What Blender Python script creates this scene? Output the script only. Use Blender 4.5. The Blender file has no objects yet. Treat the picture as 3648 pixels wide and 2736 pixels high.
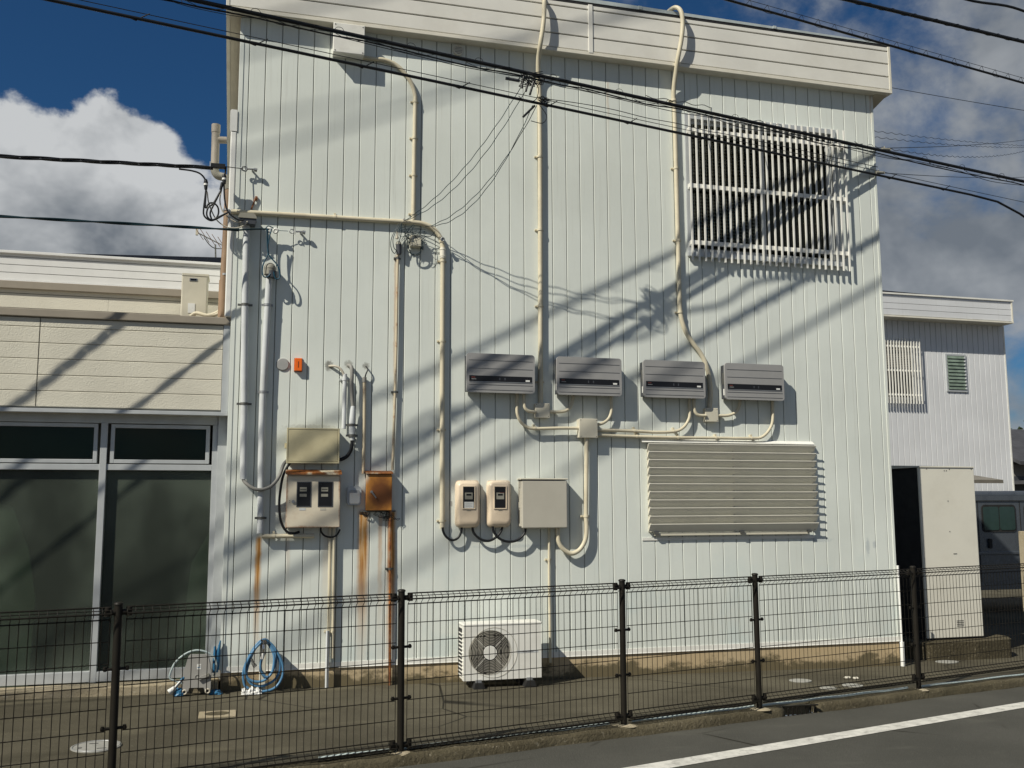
import bpy, math, random
from mathutils import Vector, Matrix

random.seed(7)
scene = bpy.context.scene

# ------------------------------------------------------------------ camera
cam_d = bpy.data.cameras.new('Camera')
cam = bpy.data.objects.new('Camera', cam_d)
scene.collection.objects.link(cam)
scene.camera = cam
cam_d.sensor_width = 36.0
cam_d.lens = 34.26
cam_d.clip_end = 2000
CAM = Vector((0.036, -9.727, 1.75))
yaw, pitch, roll = math.radians(15.535), math.radians(7.072), math.radians(-0.19)
fw = Vector((math.sin(yaw) * math.cos(pitch), math.cos(yaw) * math.cos(pitch), math.sin(pitch)))
rt = Vector((math.cos(yaw), -math.sin(yaw), 0))
up = rt.cross(fw)
r2 = rt * math.cos(roll) + up * math.sin(roll)
u2 = up * math.cos(roll) - rt * math.sin(roll)
m3 = Matrix((r2, u2, -fw)).transposed()
cam.matrix_world = Matrix.Translation(CAM) @ m3.to_4x4()

# ------------------------------------------------------------------ light
SUNV = Vector((1.69, 1.0, -1.82)).normalized()          # the way the light travels
sun_el = math.asin(-SUNV.z)
sun_az = math.atan2(-SUNV.x, -SUNV.y)                    # clockwise from +Y
sd = bpy.data.lights.new('Sun', 'SUN')
sd.energy = 5.0
sd.angle = math.radians(0.53)
sd.color = (1.0, 0.95, 0.82)
so = bpy.data.objects.new('Sun', sd)
scene.collection.objects.link(so)
so.location = (-12, -14, 16)
so.rotation_euler = SUNV.to_track_quat('-Z', 'Y').to_euler()

scene.view_settings.view_transform = 'Standard'
scene.view_settings.look = 'None'
scene.view_settings.gamma = 1.0
scene.view_settings.exposure = 0.02
scene.view_settings.use_curve_mapping = False

world = bpy.data.worlds.new('World')
scene.world = world
world.cycles.sampling_method = 'MANUAL'
world.cycles.sample_map_resolution = 256
scene.cycles.max_bounces = 6
scene.cycles.diffuse_bounces = 3
scene.cycles.glossy_bounces = 2
scene.cycles.transparent_max_bounces = 8
world.use_nodes = True


class NT:
    """small helper to wire nodes"""
    def __init__(self, tree):
        self.t = tree
    def n(self, kind, **kw):
        nd = self.t.nodes.new(kind)
        for k, v in kw.items():
            setattr(nd, k, v)
        return nd
    def link(self, a, b):
        self.t.links.new(a, b)
    def put(self, sock, v):
        if hasattr(v, 'is_output'):
            self.t.links.new(v, sock)
        elif v is not None:
            sock.default_value = v
    def m(self, op, a, b=None, c=None, clamp=False):
        nd = self.n('ShaderNodeMath', operation=op, use_clamp=clamp)
        self.put(nd.inputs[0], a)
        if b is not None: self.put(nd.inputs[1], b)
        if c is not None: self.put(nd.inputs[2], c)
        return nd.outputs[0]
    def vm(self, op, a, b=None, scale=None):
        nd = self.n('ShaderNodeVectorMath', operation=op)
        self.put(nd.inputs[0], a)
        if b is not None: self.put(nd.inputs[1], b)
        if scale is not None: nd.inputs['Scale'].default_value = scale
        return nd.outputs['Value'] if op in ('DOT_PRODUCT', 'LENGTH') else nd.outputs[0]
    def sep(self, v):
        nd = self.n('ShaderNodeSeparateXYZ'); self.link(v, nd.inputs[0]); return nd.outputs
    def ss(self, v, a, b, lo=0.0, hi=1.0):
        nd = self.n('ShaderNodeMapRange', interpolation_type='SMOOTHSTEP')
        self.put(nd.inputs[0], v)
        nd.inputs[1].default_value = a; nd.inputs[2].default_value = b
        nd.inputs[3].default_value = lo; nd.inputs[4].default_value = hi
        return nd.outputs[0]
    def noise(self, vec, scale, detail=4, rough=0.55, dist=0.0):
        nd = self.n('ShaderNodeTexNoise')
        self.put(nd.inputs['Vector'], vec)
        nd.inputs['Scale'].default_value = scale
        nd.inputs['Detail'].default_value = detail
        nd.inputs['Roughness'].default_value = rough
        nd.inputs['Distortion'].default_value = dist
        return nd.outputs[0]
    def mapv(self, vec, sc=(1, 1, 1), loc=(0, 0, 0)):
        nd = self.n('ShaderNodeMapping')
        self.put(nd.inputs[0], vec)
        nd.inputs['Scale'].default_value = sc
        nd.inputs['Location'].default_value = loc
        return nd.outputs[0]
    def mix(self, f, a, b, blend='MIX'):
        nd = self.n('ShaderNodeMix', data_type='RGBA', blend_type=blend)
        self.put(nd.inputs[0], f)
        for s, v in ((nd.inputs[6], a), (nd.inputs[7], b)):
            if isinstance(v, tuple): s.default_value = (v[0], v[1], v[2], 1)
            else: self.put(s, v)
        return nd.outputs[2]


# sky: Nishita with broken cloud
w = NT(world.node_tree)
world.node_tree.nodes.clear()
sky = w.n('ShaderNodeTexSky', sky_type='NISHITA')
sky.sun_disc = False
sky.sun_elevation = sun_el
sky.sun_rotation = sun_az
sky.altitude = 0
sky.air_density = 1.0
sky.dust_density = 0.25
sky.ozone_density = 3.0
tc = w.n('ShaderNodeTexCoord')
D = w.vm('NORMALIZE', tc.outputs['Generated'])
dx, dy, dz = w.sep(D)
side = w.vm('DOT_PRODUCT', D, (rt.x, rt.y, 0))          # -left .. +right of the street front
def cloud_field(off, d1=3, d2=8):
    v = w.mapv(D, (1, 1, 1.25), off)
    big = w.noise(v, 4.2, d1, 0.5, 0.1)
    fine = w.noise(v, 11.0, d2, 0.58, 0.15)
    return w.m('ADD', w.m('MULTIPLY', big, 0.58), w.m('MULTIPLY', fine, 0.42))
f0 = cloud_field((3.1, 0.4, 1.7))
f1 = cloud_field((3.1, 0.4, 1.7 - 0.035), 2, 4)          # the same field a little higher: which way it thins
loose = w.ss(side, -0.12, 0.26, 0.0, 1.0)                # heaped bank to the left, broken layer to the right
bank = w.m('ADD', w.ss(side, -0.40, -0.24, 0.378, 0.322), w.m('MULTIPLY', w.m('SUBTRACT', w.noise(D, 5.5, 2), 0.5), 0.16))
heap = w.m('ADD', f0, w.m('MULTIPLY', w.m('SUBTRACT', bank, dz), 3.4))
broken = w.m('ADD', f0, w.m('MULTIPLY', w.m('SUBTRACT', 0.30, dz), 0.10))
cov_l = w.ss(heap, 0.53, 0.585)
cov_r = w.ss(broken, 0.385, 0.545, 0.0, 0.96)
cov = w.m('ADD', w.m('MULTIPLY', cov_l, w.m('SUBTRACT', 1.0, loose)), w.m('MULTIPLY', cov_r, loose))
puff = w.m('MULTIPLY', w.m('SUBTRACT', f0, f1), 5.0)
lit_l = w.m('ADD', w.ss(heap, 0.56, 1.05, 0.92, 0.14), w.m('MULTIPLY', puff, 1.0), clamp=True)
lit_r = w.m('ADD', w.ss(broken, 0.44, 0.62, 0.24, 0.07), w.m('MULTIPLY', puff, 0.5), clamp=True)
lit = w.m('ADD', w.m('MULTIPLY', lit_l, w.m('SUBTRACT', 1.0, loose)), w.m('MULTIPLY', lit_r, loose))
ccol = w.mix(lit, (2.9, 3.3, 3.8), (10.0, 10.3, 10.5))
skyc = w.mix(1.0, sky.outputs[0], (0.27, 0.58, 0.84), 'MULTIPLY')
col = w.mix(cov, skyc, ccol)
bg = w.n('ShaderNodeBackground')
bg.inputs[1].default_value = 0.055
w.link(col, bg.inputs[0])
wo = w.n('ShaderNodeOutputWorld')
w.link(bg.outputs[0], wo.inputs[0])

# ------------------------------------------------------------------ materials
def new_mat(name):
    mt = bpy.data.materials.new(name)
    mt.use_nodes = True
    nt = NT(mt.node_tree)
    bs = mt.node_tree.nodes['Principled BSDF']
    return mt, nt, bs

def mk(name, col, rough=0.5, metal=0.0, var=0.10, vs=5.0, bump=0.0, bs_=120.0, spec=0.35, dirt=None, dirt_amt=0.0, dirt_s=3.0, coat=0.0):
    mt, nt, b = new_mat(name)
    geo = nt.n('ShaderNodeNewGeometry')
    pos = geo.outputs['Position']
    n1 = nt.noise(pos, vs, 5, 0.6)
    f = nt.ss(n1, 0.3, 0.7, 1 - var, 1 + var)
    c = nt.mix(1.0, (col[0], col[1], col[2]), (1, 1, 1), 'MULTIPLY')
    vv = nt.n('ShaderNodeCombineColor')
    for i in range(3): nt.link(f, vv.inputs[i])
    c = nt.mix(1.0, (col[0], col[1], col[2]), vv.outputs[0], 'MULTIPLY')
    if dirt:
        n2 = nt.noise(pos, dirt_s, 7, 0.7)
        c = nt.mix(nt.ss(n2, 0.48, 0.75, 0, dirt_amt), c, dirt)
    nt.link(c, b.inputs['Base Color'])
    r = nt.ss(nt.noise(pos, vs * 2.3, 3), 0.3, 0.7, max(rough - 0.08, 0.02), min(rough + 0.08, 1))
    nt.link(r, b.inputs['Roughness'])
    b.inputs['Metallic'].default_value = metal
    b.inputs['Specular IOR Level'].default_value = spec
    b.inputs['Coat Weight'].default_value = coat
    if bump:
        bp = nt.n('ShaderNodeBump')
        bp.inputs['Strength'].default_value = bump
        bp.inputs['Distance'].default_value = 0.01
        nt.link(nt.noise(pos, bs_, 4, 0.6), bp.inputs['Height'])
        nt.link(bp.outputs[0], b.inputs['Normal'])
    return mt

def siding_mat(name, base, streaks=True):
    """painted metal cladding: faint panel tone, run-off grime, rust runs below fittings"""
    mt, nt, b = new_mat(name)
    geo = nt.n('ShaderNodeNewGeometry')
    pos = geo.outputs['Position']
    x, y, z = nt.sep(pos)
    n1 = nt.noise(pos, 0.9, 5, 0.55)
    info = nt.n('ShaderNodeObjectInfo')
    tone = nt.m('ADD', nt.ss(n1, 0.3, 0.7, 0.915, 1.03), nt.m('MULTIPLY', info.outputs['Random'], 0.035))
    vv = nt.n('ShaderNodeCombineColor')
    for i in range(3): nt.link(tone, vv.inputs[i])
    c = nt.mix(1.0, base, vv.outputs[0], 'MULTIPLY')
    # dull bluish chalking in patches low on the wall
    ch = nt.m('MULTIPLY', nt.ss(nt.noise(pos, 1.6, 4, 0.6), 0.52, 0.68), nt.ss(z, 1.9, 0.4))
    c = nt.mix(nt.m('MULTIPLY', ch, 0.5), c, (base[0] * 0.82, base[1] * 0.90, base[2] * 0.95))
    # vertical run-off streaks
    sv = nt.mapv(pos, (26, 26, 0.9))
    run = nt.ss(nt.noise(sv, 1.0, 4, 0.6), 0.54, 0.78, 0, 0.24)
    c = nt.mix(run, c, (0.36, 0.35, 0.29))
    if streaks:
        wob = nt.m('MULTIPLY', nt.m('SUBTRACT', nt.noise(nt.mapv(pos, (1, 1, 3)), 3.0, 3), 0.5), 0.03)
        xx = nt.m('ADD', x, wob)
        rn = nt.noise(nt.mapv(pos, (55, 55, 1.6)), 1.0, 5, 0.65)
        tot = None
        for (xc, zt, zb, wd, amt) in ((0.222, 1.46, 0.30, 0.040, 1.0), (1.215, 1.70, 0.24, 0.075, 1.0),
                                      (1.497, 1.70, 0.10, 0.060, 1.0), (1.385, 1.66, 0.5, 0.03, 0.5),
                                      (0.50, 1.5, 0.9, 0.03, 0.22), (0.86, 1.5, 0.6, 0.05, 0.18),
                                      (7.26, 6.7, 6.2, 0.02, 0.3), (3.86, 6.45, 5.7, 0.02, 0.25), (1.505, 4.3, 2.3, 0.018, 0.45)):
            a = nt.ss(nt.m('ABSOLUTE', nt.m('SUBTRACT', xx, xc)), wd, wd * 0.25)
            h = nt.m('MULTIPLY', nt.ss(z, zt + 0.02, zt - 0.03), nt.ss(z, zb, zb + (zt - zb) * 0.75, 0.12, 1.0))
            k = nt.m('MULTIPLY', nt.m('MULTIPLY', a, h), amt)
            k = nt.m('MULTIPLY', k, nt.ss(rn, 0.25, 0.55, 0.45, 1.0))
            tot = k if tot is None else nt.m('MAXIMUM', tot, k)
        c = nt.mix(nt.m('MULTIPLY', tot, 1.0), c, nt.mix(nt.ss(rn, 0.4, 0.65), (0.56, 0.30, 0.08), (0.34, 0.135, 0.025)))
        # soot rings and scuffs round the cable holes and by the far corner
        n40 = nt.m('MULTIPLY', nt.m('SUBTRACT', nt.noise(pos, 40, 3), 0.5), 1.2)
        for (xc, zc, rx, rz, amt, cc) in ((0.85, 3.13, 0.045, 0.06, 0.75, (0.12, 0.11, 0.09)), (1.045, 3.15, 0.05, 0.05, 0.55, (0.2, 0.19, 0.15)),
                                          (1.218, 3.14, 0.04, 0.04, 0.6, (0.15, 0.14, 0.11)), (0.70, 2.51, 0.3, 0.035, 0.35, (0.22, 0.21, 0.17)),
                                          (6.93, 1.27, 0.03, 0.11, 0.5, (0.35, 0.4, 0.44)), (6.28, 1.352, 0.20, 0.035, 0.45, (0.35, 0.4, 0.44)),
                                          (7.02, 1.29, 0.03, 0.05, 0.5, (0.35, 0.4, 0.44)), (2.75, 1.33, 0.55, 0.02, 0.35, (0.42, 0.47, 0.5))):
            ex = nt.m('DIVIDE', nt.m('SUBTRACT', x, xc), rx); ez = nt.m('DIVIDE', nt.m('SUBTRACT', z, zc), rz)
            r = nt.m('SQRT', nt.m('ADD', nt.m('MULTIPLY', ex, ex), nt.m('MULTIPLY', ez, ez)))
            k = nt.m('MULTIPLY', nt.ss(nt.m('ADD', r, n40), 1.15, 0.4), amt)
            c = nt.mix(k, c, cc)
    nt.link(c, b.inputs['Base Color'])
    b.inputs['Roughness'].default_value = 0.42
    b.inputs['Specular IOR Level'].default_value = 0.3
    bp = nt.n('ShaderNodeBump')
    bp.inputs['Strength'].default_value = 0.12
    bp.inputs['Distance'].default_value = 0.004
    nt.link(nt.noise(nt.mapv(pos, (1, 1, 0.35)), 14, 4, 0.6), bp.inputs['Height'])
    nt.link(bp.outputs[0], b.inputs['Normal'])
    return mt

M = {}
M['siding'] = siding_mat('white_siding', (0.70, 0.735, 0.69))
M['siding_far'] = siding_mat('pale_siding', (0.66, 0.67, 0.69), False)
M['gap'] = mk('joint_shade', (0.26, 0.26, 0.24), 0.8)
M['trim'] = mk('cream_trim', (0.70, 0.67, 0.58), 0.45, var=0.05, dirt=(0.4, 0.33, 0.2), dirt_amt=0.25)
M['fascia'] = mk('cream_fascia', (0.73, 0.715, 0.66), 0.45, var=0.05, vs=2, dirt=(0.5, 0.45, 0.36), dirt_amt=0.18, dirt_s=1.3)
M['soffit'] = mk('soffit_board', (0.55, 0.50, 0.40), 0.6, var=0.06)
M['louvre'] = mk('cream_louvre', (0.82, 0.79, 0.69), 0.45, var=0.03)  # paler than the trim: bounced light on the slats put into the colour
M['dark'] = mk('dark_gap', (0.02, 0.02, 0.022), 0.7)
M['coping'] = mk('grey_coping', (0.50, 0.55, 0.55), 0.4, 0.2)
M['white'] = mk('white_plastic', (0.78, 0.78, 0.75), 0.4, var=0.05)
M['whitemetal'] = mk('white_metal', (0.76, 0.75, 0.70), 0.4, var=0.05, dirt=(0.45, 0.4, 0.3), dirt_amt=0.2)
M['alu'] = mk('grey_aluminium', (0.50, 0.52, 0.53), 0.4, 0.25, var=0.05)
M['pipe'] = mk('beige_conduit', (0.60, 0.545, 0.41), 0.5, var=0.08, dirt=(0.36, 0.3, 0.2), dirt_amt=0.35, dirt_s=4)
M['pipegrey'] = mk('pale_grey_pipe', (0.55, 0.57, 0.58), 0.45, var=0.06, dirt=(0.36, 0.34, 0.28), dirt_amt=0.3)
M['boxbeige'] = mk('beige_box', (0.50, 0.45, 0.29), 0.5, var=0.08, dirt=(0.36, 0.3, 0.18), dirt_amt=0.35)
M['boxcream'] = mk('cream_box', (0.60, 0.565, 0.46), 0.45, var=0.05)
M['boxgrey'] = mk('warm_grey_box', (0.475, 0.45, 0.385), 0.45, var=0.03)
M['meter'] = mk('pinkish_cream_cover', (0.70, 0.58, 0.44), 0.32, var=0.04)
M['inverter'] = mk('inverter_grey', (0.33, 0.325, 0.32), 0.42, 0.1, var=0.04)
M['inverter_dk'] = mk('inverter_dark', (0.07, 0.075, 0.085), 0.4, 0.2)
M['blackgloss'] = mk('black_gloss', (0.012, 0.012, 0.014), 0.2, var=0.02)
M['label'] = mk('white_label', (0.75, 0.75, 0.72), 0.5, var=0.03)
M['red'] = mk('red_mark', (0.16, 0.04, 0.03), 0.5)
M['orange'] = mk('orange_lens', (0.85, 0.15, 0.008), 0.25, var=0.05, coat=0.5)
M['greydisc'] = mk('grey_cap', (0.36, 0.36, 0.35), 0.55)
M['cable'] = mk('black_cable', (0.012, 0.013, 0.015), 0.42, var=0.1)
M['cablegreen'] = mk('green_black_cable', (0.010, 0.030, 0.038), 0.4)
M['cableblue'] = mk('blue_wire', (0.01, 0.06, 0.10), 0.4)
M['cablewhite'] = mk('pale_wire', (0.50, 0.46, 0.38), 0.5)
M['flexgrey'] = mk('grey_flex', (0.22, 0.215, 0.20), 0.6)
M['steel'] = mk('galvanised', (0.36, 0.37, 0.38), 0.4, 0.6, dirt=(0.25, 0.14, 0.06), dirt_amt=0.4, dirt_s=20)
M['clampdark'] = mk('dull_clamp', (0.14, 0.14, 0.13), 0.5, 0.5)
M['capgrey'] = mk('olive_grey_cap', (0.26, 0.25, 0.21), 0.6)
M['brownpipe'] = mk('brown_downpipe', (0.29, 0.195, 0.125), 0.5, var=0.12, vs=3)
M['taupepipe'] = mk('taupe_downpipe', (0.36, 0.32, 0.265), 0.5, var=0.06)
M['annexe'] = mk('beige_siding', (0.65, 0.62, 0.525), 0.75, var=0.05, vs=2.0, bump=0.45, bs_=75)
M['annexecap'] = mk('taupe_cap', (0.30, 0.265, 0.215), 0.5, var=0.05)
M['annexewhite'] = mk('white_band', (0.70, 0.70, 0.69), 0.45, var=0.03)
M['interior'] = mk('dim_interior', (0.06, 0.062, 0.06), 0.9)
M['curtain'] = mk('pale_curtain', (0.58, 0.62, 0.54), 0.9, var=0.2, vs=2)
M['solar'] = mk('solar_black', (0.012, 0.014, 0.02), 0.25)
M['bronze'] = mk('dark_brown_coat', (0.014, 0.012, 0.009), 0.5, 0.0, var=0.15, spec=0.2)
M['bluehose'] = mk('blue_hose', (0.075, 0.19, 0.33), 0.4, var=0.1)
M['bluebag'] = mk('blue_plastic', (0.03, 0.14, 0.27), 0.45)
M['reelgrey'] = mk('grey_plastic', (0.33, 0.32, 0.30), 0.5, var=0.05)
M['chrome'] = mk('chrome', (0.6, 0.6, 0.6), 0.15, 1.0)
M['plasticbag'] = mk('crumpled_bag', (0.72, 0.72, 0.70), 0.4, bump=0.8, bs_=60)
M['vend'] = mk('cream_cabinet', (0.71, 0.685, 0.60), 0.45, var=0.03, vs=2, dirt=(0.4, 0.35, 0.25), dirt_amt=0.12)
M['van'] = mk('van_grey', (0.12, 0.135, 0.155), 0.28, 0.5, var=0.03, coat=0.6)
M['vanglass'] = mk('green_tinted_glass', (0.025, 0.05, 0.045), 0.08, var=0.05, spec=0.6)
M['rubber'] = mk('rubber', (0.02, 0.02, 0.02), 0.8)
M['awning'] = mk('awning_brown', (0.16, 0.145, 0.12), 0.5)
M['roofdark'] = mk('dark_tile', (0.06, 0.06, 0.065), 0.6, var=0.2, vs=2)
M['housewall'] = mk('old_plaster', (0.25, 0.24, 0.22), 0.8)
M['foliage'] = mk('far_foliage', (0.045, 0.065, 0.03), 0.8, var=0.4, vs=1.2)
M['backgreen'] = mk('dim_green', (0.10, 0.14, 0.10), 0.8, var=0.3, vs=3)
M['bladegreen'] = mk('obscured_green_blade', (0.17, 0.22, 0.18), 0.2, var=0.25, vs=4)
M['bark'] = mk('bark', (0.08, 0.06, 0.045), 0.9)
M['alarmbase'] = mk('alarm_base', (0.2, 0.05, 0.01), 0.5)
M['paint'] = mk('road_paint', (0.60, 0.585, 0.54), 0.6, var=0.15, vs=9, dirt=(0.16, 0.155, 0.14), dirt_amt=0.7, dirt_s=14)
M['iron'] = mk('cover_iron', (0.30, 0.295, 0.27), 0.6, var=0.12, vs=20)
M['palepipe'] = mk('pale_blue_pipe', (0.50, 0.58, 0.57), 0.5, var=0.15, vs=7)

def rust_mat(name, base, amt_lo, amt_hi, seed, edge=None):
    """paint breaking into rust; edge = (x0, x1, z0, z1) keeps the heavy rust along those borders"""
    mt, nt, b = new_mat(name)
    geo = nt.n('ShaderNodeNewGeometry')
    pos = geo.outputs['Position']
    x, y, z = nt.sep(pos)
    n = nt.noise(nt.mapv(pos, (1, 1, 1), (seed, 0, seed)), 7, 6, 0.65)
    k = nt.ss(n, amt_lo, amt_hi)
    if edge:
        x0, x1, z0, z1, wd = edge
        d = nt.m('MINIMUM', nt.m('MINIMUM', nt.m('SUBTRACT', x, x0), nt.m('SUBTRACT', x1, x)),
                 nt.m('MINIMUM', nt.m('SUBTRACT', z, z0), nt.m('MULTIPLY', nt.m('SUBTRACT', z1, z), 1.5)))
        e = nt.ss(nt.m('ADD', d, nt.m('MULTIPLY', nt.m('SUBTRACT', n, 0.5), wd * 1.6)), wd, 0.0)
        k = nt.m('MAXIMUM', nt.m('MULTIPLY', k, 0.35), e)
    n2 = nt.noise(pos, 30, 5, 0.7)
    rust = nt.mix(nt.ss(n2, 0.35, 0.65), (0.33, 0.12, 0.025), (0.15, 0.05, 0.018))
    c = nt.mix(k, base, rust)
    nt.link(c, b.inputs['Base Color'])
    b.inputs['Roughness'].default_value = 0.6
    return mt

M['rustbox'] = rust_mat('rusted_box', (0.60, 0.52, 0.40), 0.32, 0.46, 2.0)
def rusty_door_mat():
    mt, nt, b = new_mat('rusted_door')
    geo = nt.n('ShaderNodeNewGeometry'); pos = geo.outputs['Position']
    x, y, z = nt.sep(pos)
    ex = nt.m('DIVIDE', nt.m('SUBTRACT', x, 1.375), 0.125); ez = nt.m('DIVIDE', nt.m('SUBTRACT', z, 1.86), 0.17)
    r = nt.m('SQRT', nt.m('ADD', nt.m('MULTIPLY', ex, ex), nt.m('MULTIPLY', ez, ez)))
    n = nt.noise(pos, 9, 6, 0.65)
    rr = nt.m('ADD', r, nt.m('MULTIPLY', nt.m('SUBTRACT', n, 0.5), 1.1))
    c = nt.mix(nt.ss(rr, 1.35, 0.55), (0.42, 0.175, 0.028), (0.15, 0.050, 0.010))
    corner = nt.m('MULTIPLY', nt.ss(nt.m('ADD', x, nt.m('MULTIPLY', n, 0.06)), 1.295, 1.255), nt.ss(z, 1.93, 2.06))
    c = nt.mix(corner, c, (0.62, 0.57, 0.46))
    nt.link(c, b.inputs['Base Color'])
    b.inputs['Roughness'].default_value = 0.55
    return mt
M['rustdoor'] = rusty_door_mat()
M['meterbox'] = rust_mat('stained_meter_box', (0.68, 0.61, 0.48), 0.5, 0.9, 5.0, (0.455, 0.985, 1.53, 2.06, 0.034))
M['rusthood'] = rust_mat('rusted_hood', (0.62, 0.55, 0.40), 0.36, 0.52, 9.0)
M['rustpipe'] = rust_mat('rusty_pipe', (0.50, 0.43, 0.31), 0.50, 0.78, 4.0)
M['rustpipe2'] = rust_mat('rustier_pipe', (0.30, 0.2, 0.12), 0.3, 0.5, 6.0)

def ground_mat(name, c1, c2, speck, sscale, stain=None, cracks=0):
    mt, nt, b = new_mat(name)
    geo = nt.n('ShaderNodeNewGeometry'); pos = geo.outputs['Position']
    n1 = nt.noise(pos, 0.8, 6, 0.6)
    c = nt.mix(nt.ss(n1, 0.3, 0.7), c1, c2)
    n2 = nt.noise(pos, sscale, 3, 0.7)
    c = nt.mix(nt.ss(n2, 0.58, 0.74, 0, 0.8), c, speck)
    c = nt.mix(nt.ss(nt.noise(pos, sscale * 1.7, 2, 0.6), 0.55, 0.75, 0, 0.6), c, (c1[0] * 0.4, c1[1] * 0.4, c1[2] * 0.4))
    if stain:
        n3 = nt.noise(nt.mapv(pos, (1.0, 2.4, 1), (3, 5, 0)), 0.9, 6, 0.65)
        c = nt.mix(nt.ss(n3, 0.52, 0.72, 0, 0.6), c, stain)
    if cracks:
        vo = nt.n('ShaderNodeTexVoronoi', feature='DISTANCE_TO_EDGE')
        nt.link(nt.vm('ADD', pos, nt.vm('SCALE', nt.n('ShaderNodeTexNoise').outputs[1], None, 0.35)), vo.inputs['Vector'])
        vo.inputs['Scale'].default_value = cracks
        c = nt.mix(nt.m('MULTIPLY', nt.ss(vo.outputs['Distance'], 0.012, 0.003), nt.ss(nt.noise(pos, 0.7, 2), 0.5, 0.62)), c, (0.018, 0.016, 0.011))
        c = nt.mix(nt.ss(nt.noise(nt.mapv(pos, (0.5, 1.6, 1), (7, 1, 0)), 1.7, 5, 0.6), 0.55, 0.75, 0, 0.5), c, (c2[0] * 1.5, c2[1] * 1.5, c2[2] * 1.45))
    nt.link(c, b.inputs['Base Color'])
    b.inputs['Roughness'].default_value = 0.88
    b.inputs['Specular IOR Level'].default_value = 0.2
    bp = nt.n('ShaderNodeBump'); bp.inputs['Strength'].default_value = 0.8; bp.inputs['Distance'].default_value = 0.02 if 'kerb' in name else 0.008
    nt.link(nt.noise(pos, sscale * 0.8, 4, 0.7), bp.inputs['Height'])
    nt.link(bp.outputs[0], b.inputs['Normal'])
    return mt
M['yard'] = ground_mat('yard_asphalt', (0.060, 0.053, 0.036), (0.105, 0.094, 0.066), (0.22, 0.20, 0.16), 75, (0.045, 0.040, 0.026), 0.8)
M['road'] = ground_mat('road_asphalt', (0.060, 0.059, 0.051), (0.080, 0.078, 0.068), (0.16, 0.155, 0.135), 85, None, 0.55)
M['kerb'] = ground_mat('mossy_kerb', (0.060, 0.050, 0.030), (0.115, 0.098, 0.062), (0.26, 0.23, 0.17), 38, (0.030, 0.027, 0.014))
M['concrete'] = ground_mat('pale_concrete', (0.30, 0.25, 0.165), (0.38, 0.33, 0.24), (0.45, 0.42, 0.34), 40)

def foundation_mat():
    mt, nt, b = new_mat('stained_foundation')
    geo = nt.n('ShaderNodeNewGeometry'); pos = geo.outputs['Position']
    x, y, z = nt.sep(pos)
    gz = nt.m('ADD', z, nt.m('MULTIPLY', x, 0.0145))
    n = nt.noise(nt.mapv(pos, (1.5, 1, 2.5)), 2.2, 7, 0.7)
    c = nt.mix(nt.noise(pos, 1.1, 5), (0.46, 0.33, 0.17), (0.50, 0.42, 0.29))
    h = nt.m('SUBTRACT', nt.m('ADD', gz, 0.0), nt.m('MULTIPLY', nt.m('SUBTRACT', n, 0.42), 0.55))
    c = nt.mix(nt.ss(h, 0.15, 0.055, 0, 0.88), c, (0.085, 0.07, 0.035))
    nt.link(c, b.inputs['Base Color'])
    b.inputs['Roughness'].default_value = 0.85
    return mt
M['foundation'] = foundation_mat()

def glass_mat(name, tint, rough=0.02, base=0.07):
    mt, nt, b = new_mat(name)
    mt.node_tree.nodes.remove(b)
    tr = nt.n('ShaderNodeBsdfTransparent'); tr.inputs[0].default_value = (*tint, 1)
    gl = nt.n('ShaderNodeBsdfGlossy'); gl.inputs['Roughness'].default_value = rough; gl.inputs['Color'].default_value = (0.62, 0.60, 0.52, 1)
    fr = nt.n('ShaderNodeFresnel'); fr.inputs[0].default_value = 1.5
    mx = nt.n('ShaderNodeMixShader')
    nt.link(nt.m('ADD', fr.outputs[0], base - 0.04), mx.inputs[0])
    nt.link(tr.outputs[0], mx.inputs[1]); nt.link(gl.outputs[0], mx.inputs[2])
    nt.link(mx.outputs[0], mt.node_tree.nodes['Material Output'].inputs[0])
    return mt
M['glass'] = glass_mat('window_glass', (0.55, 0.6, 0.58))
M['glassdark'] = glass_mat('tinted_glass', (0.45, 0.50, 0.45), 0.06, 0.03)
M['glassgreen'] = glass_mat('jalousie_glass', (0.45, 0.58, 0.48), 0.1, 0.10)

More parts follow.
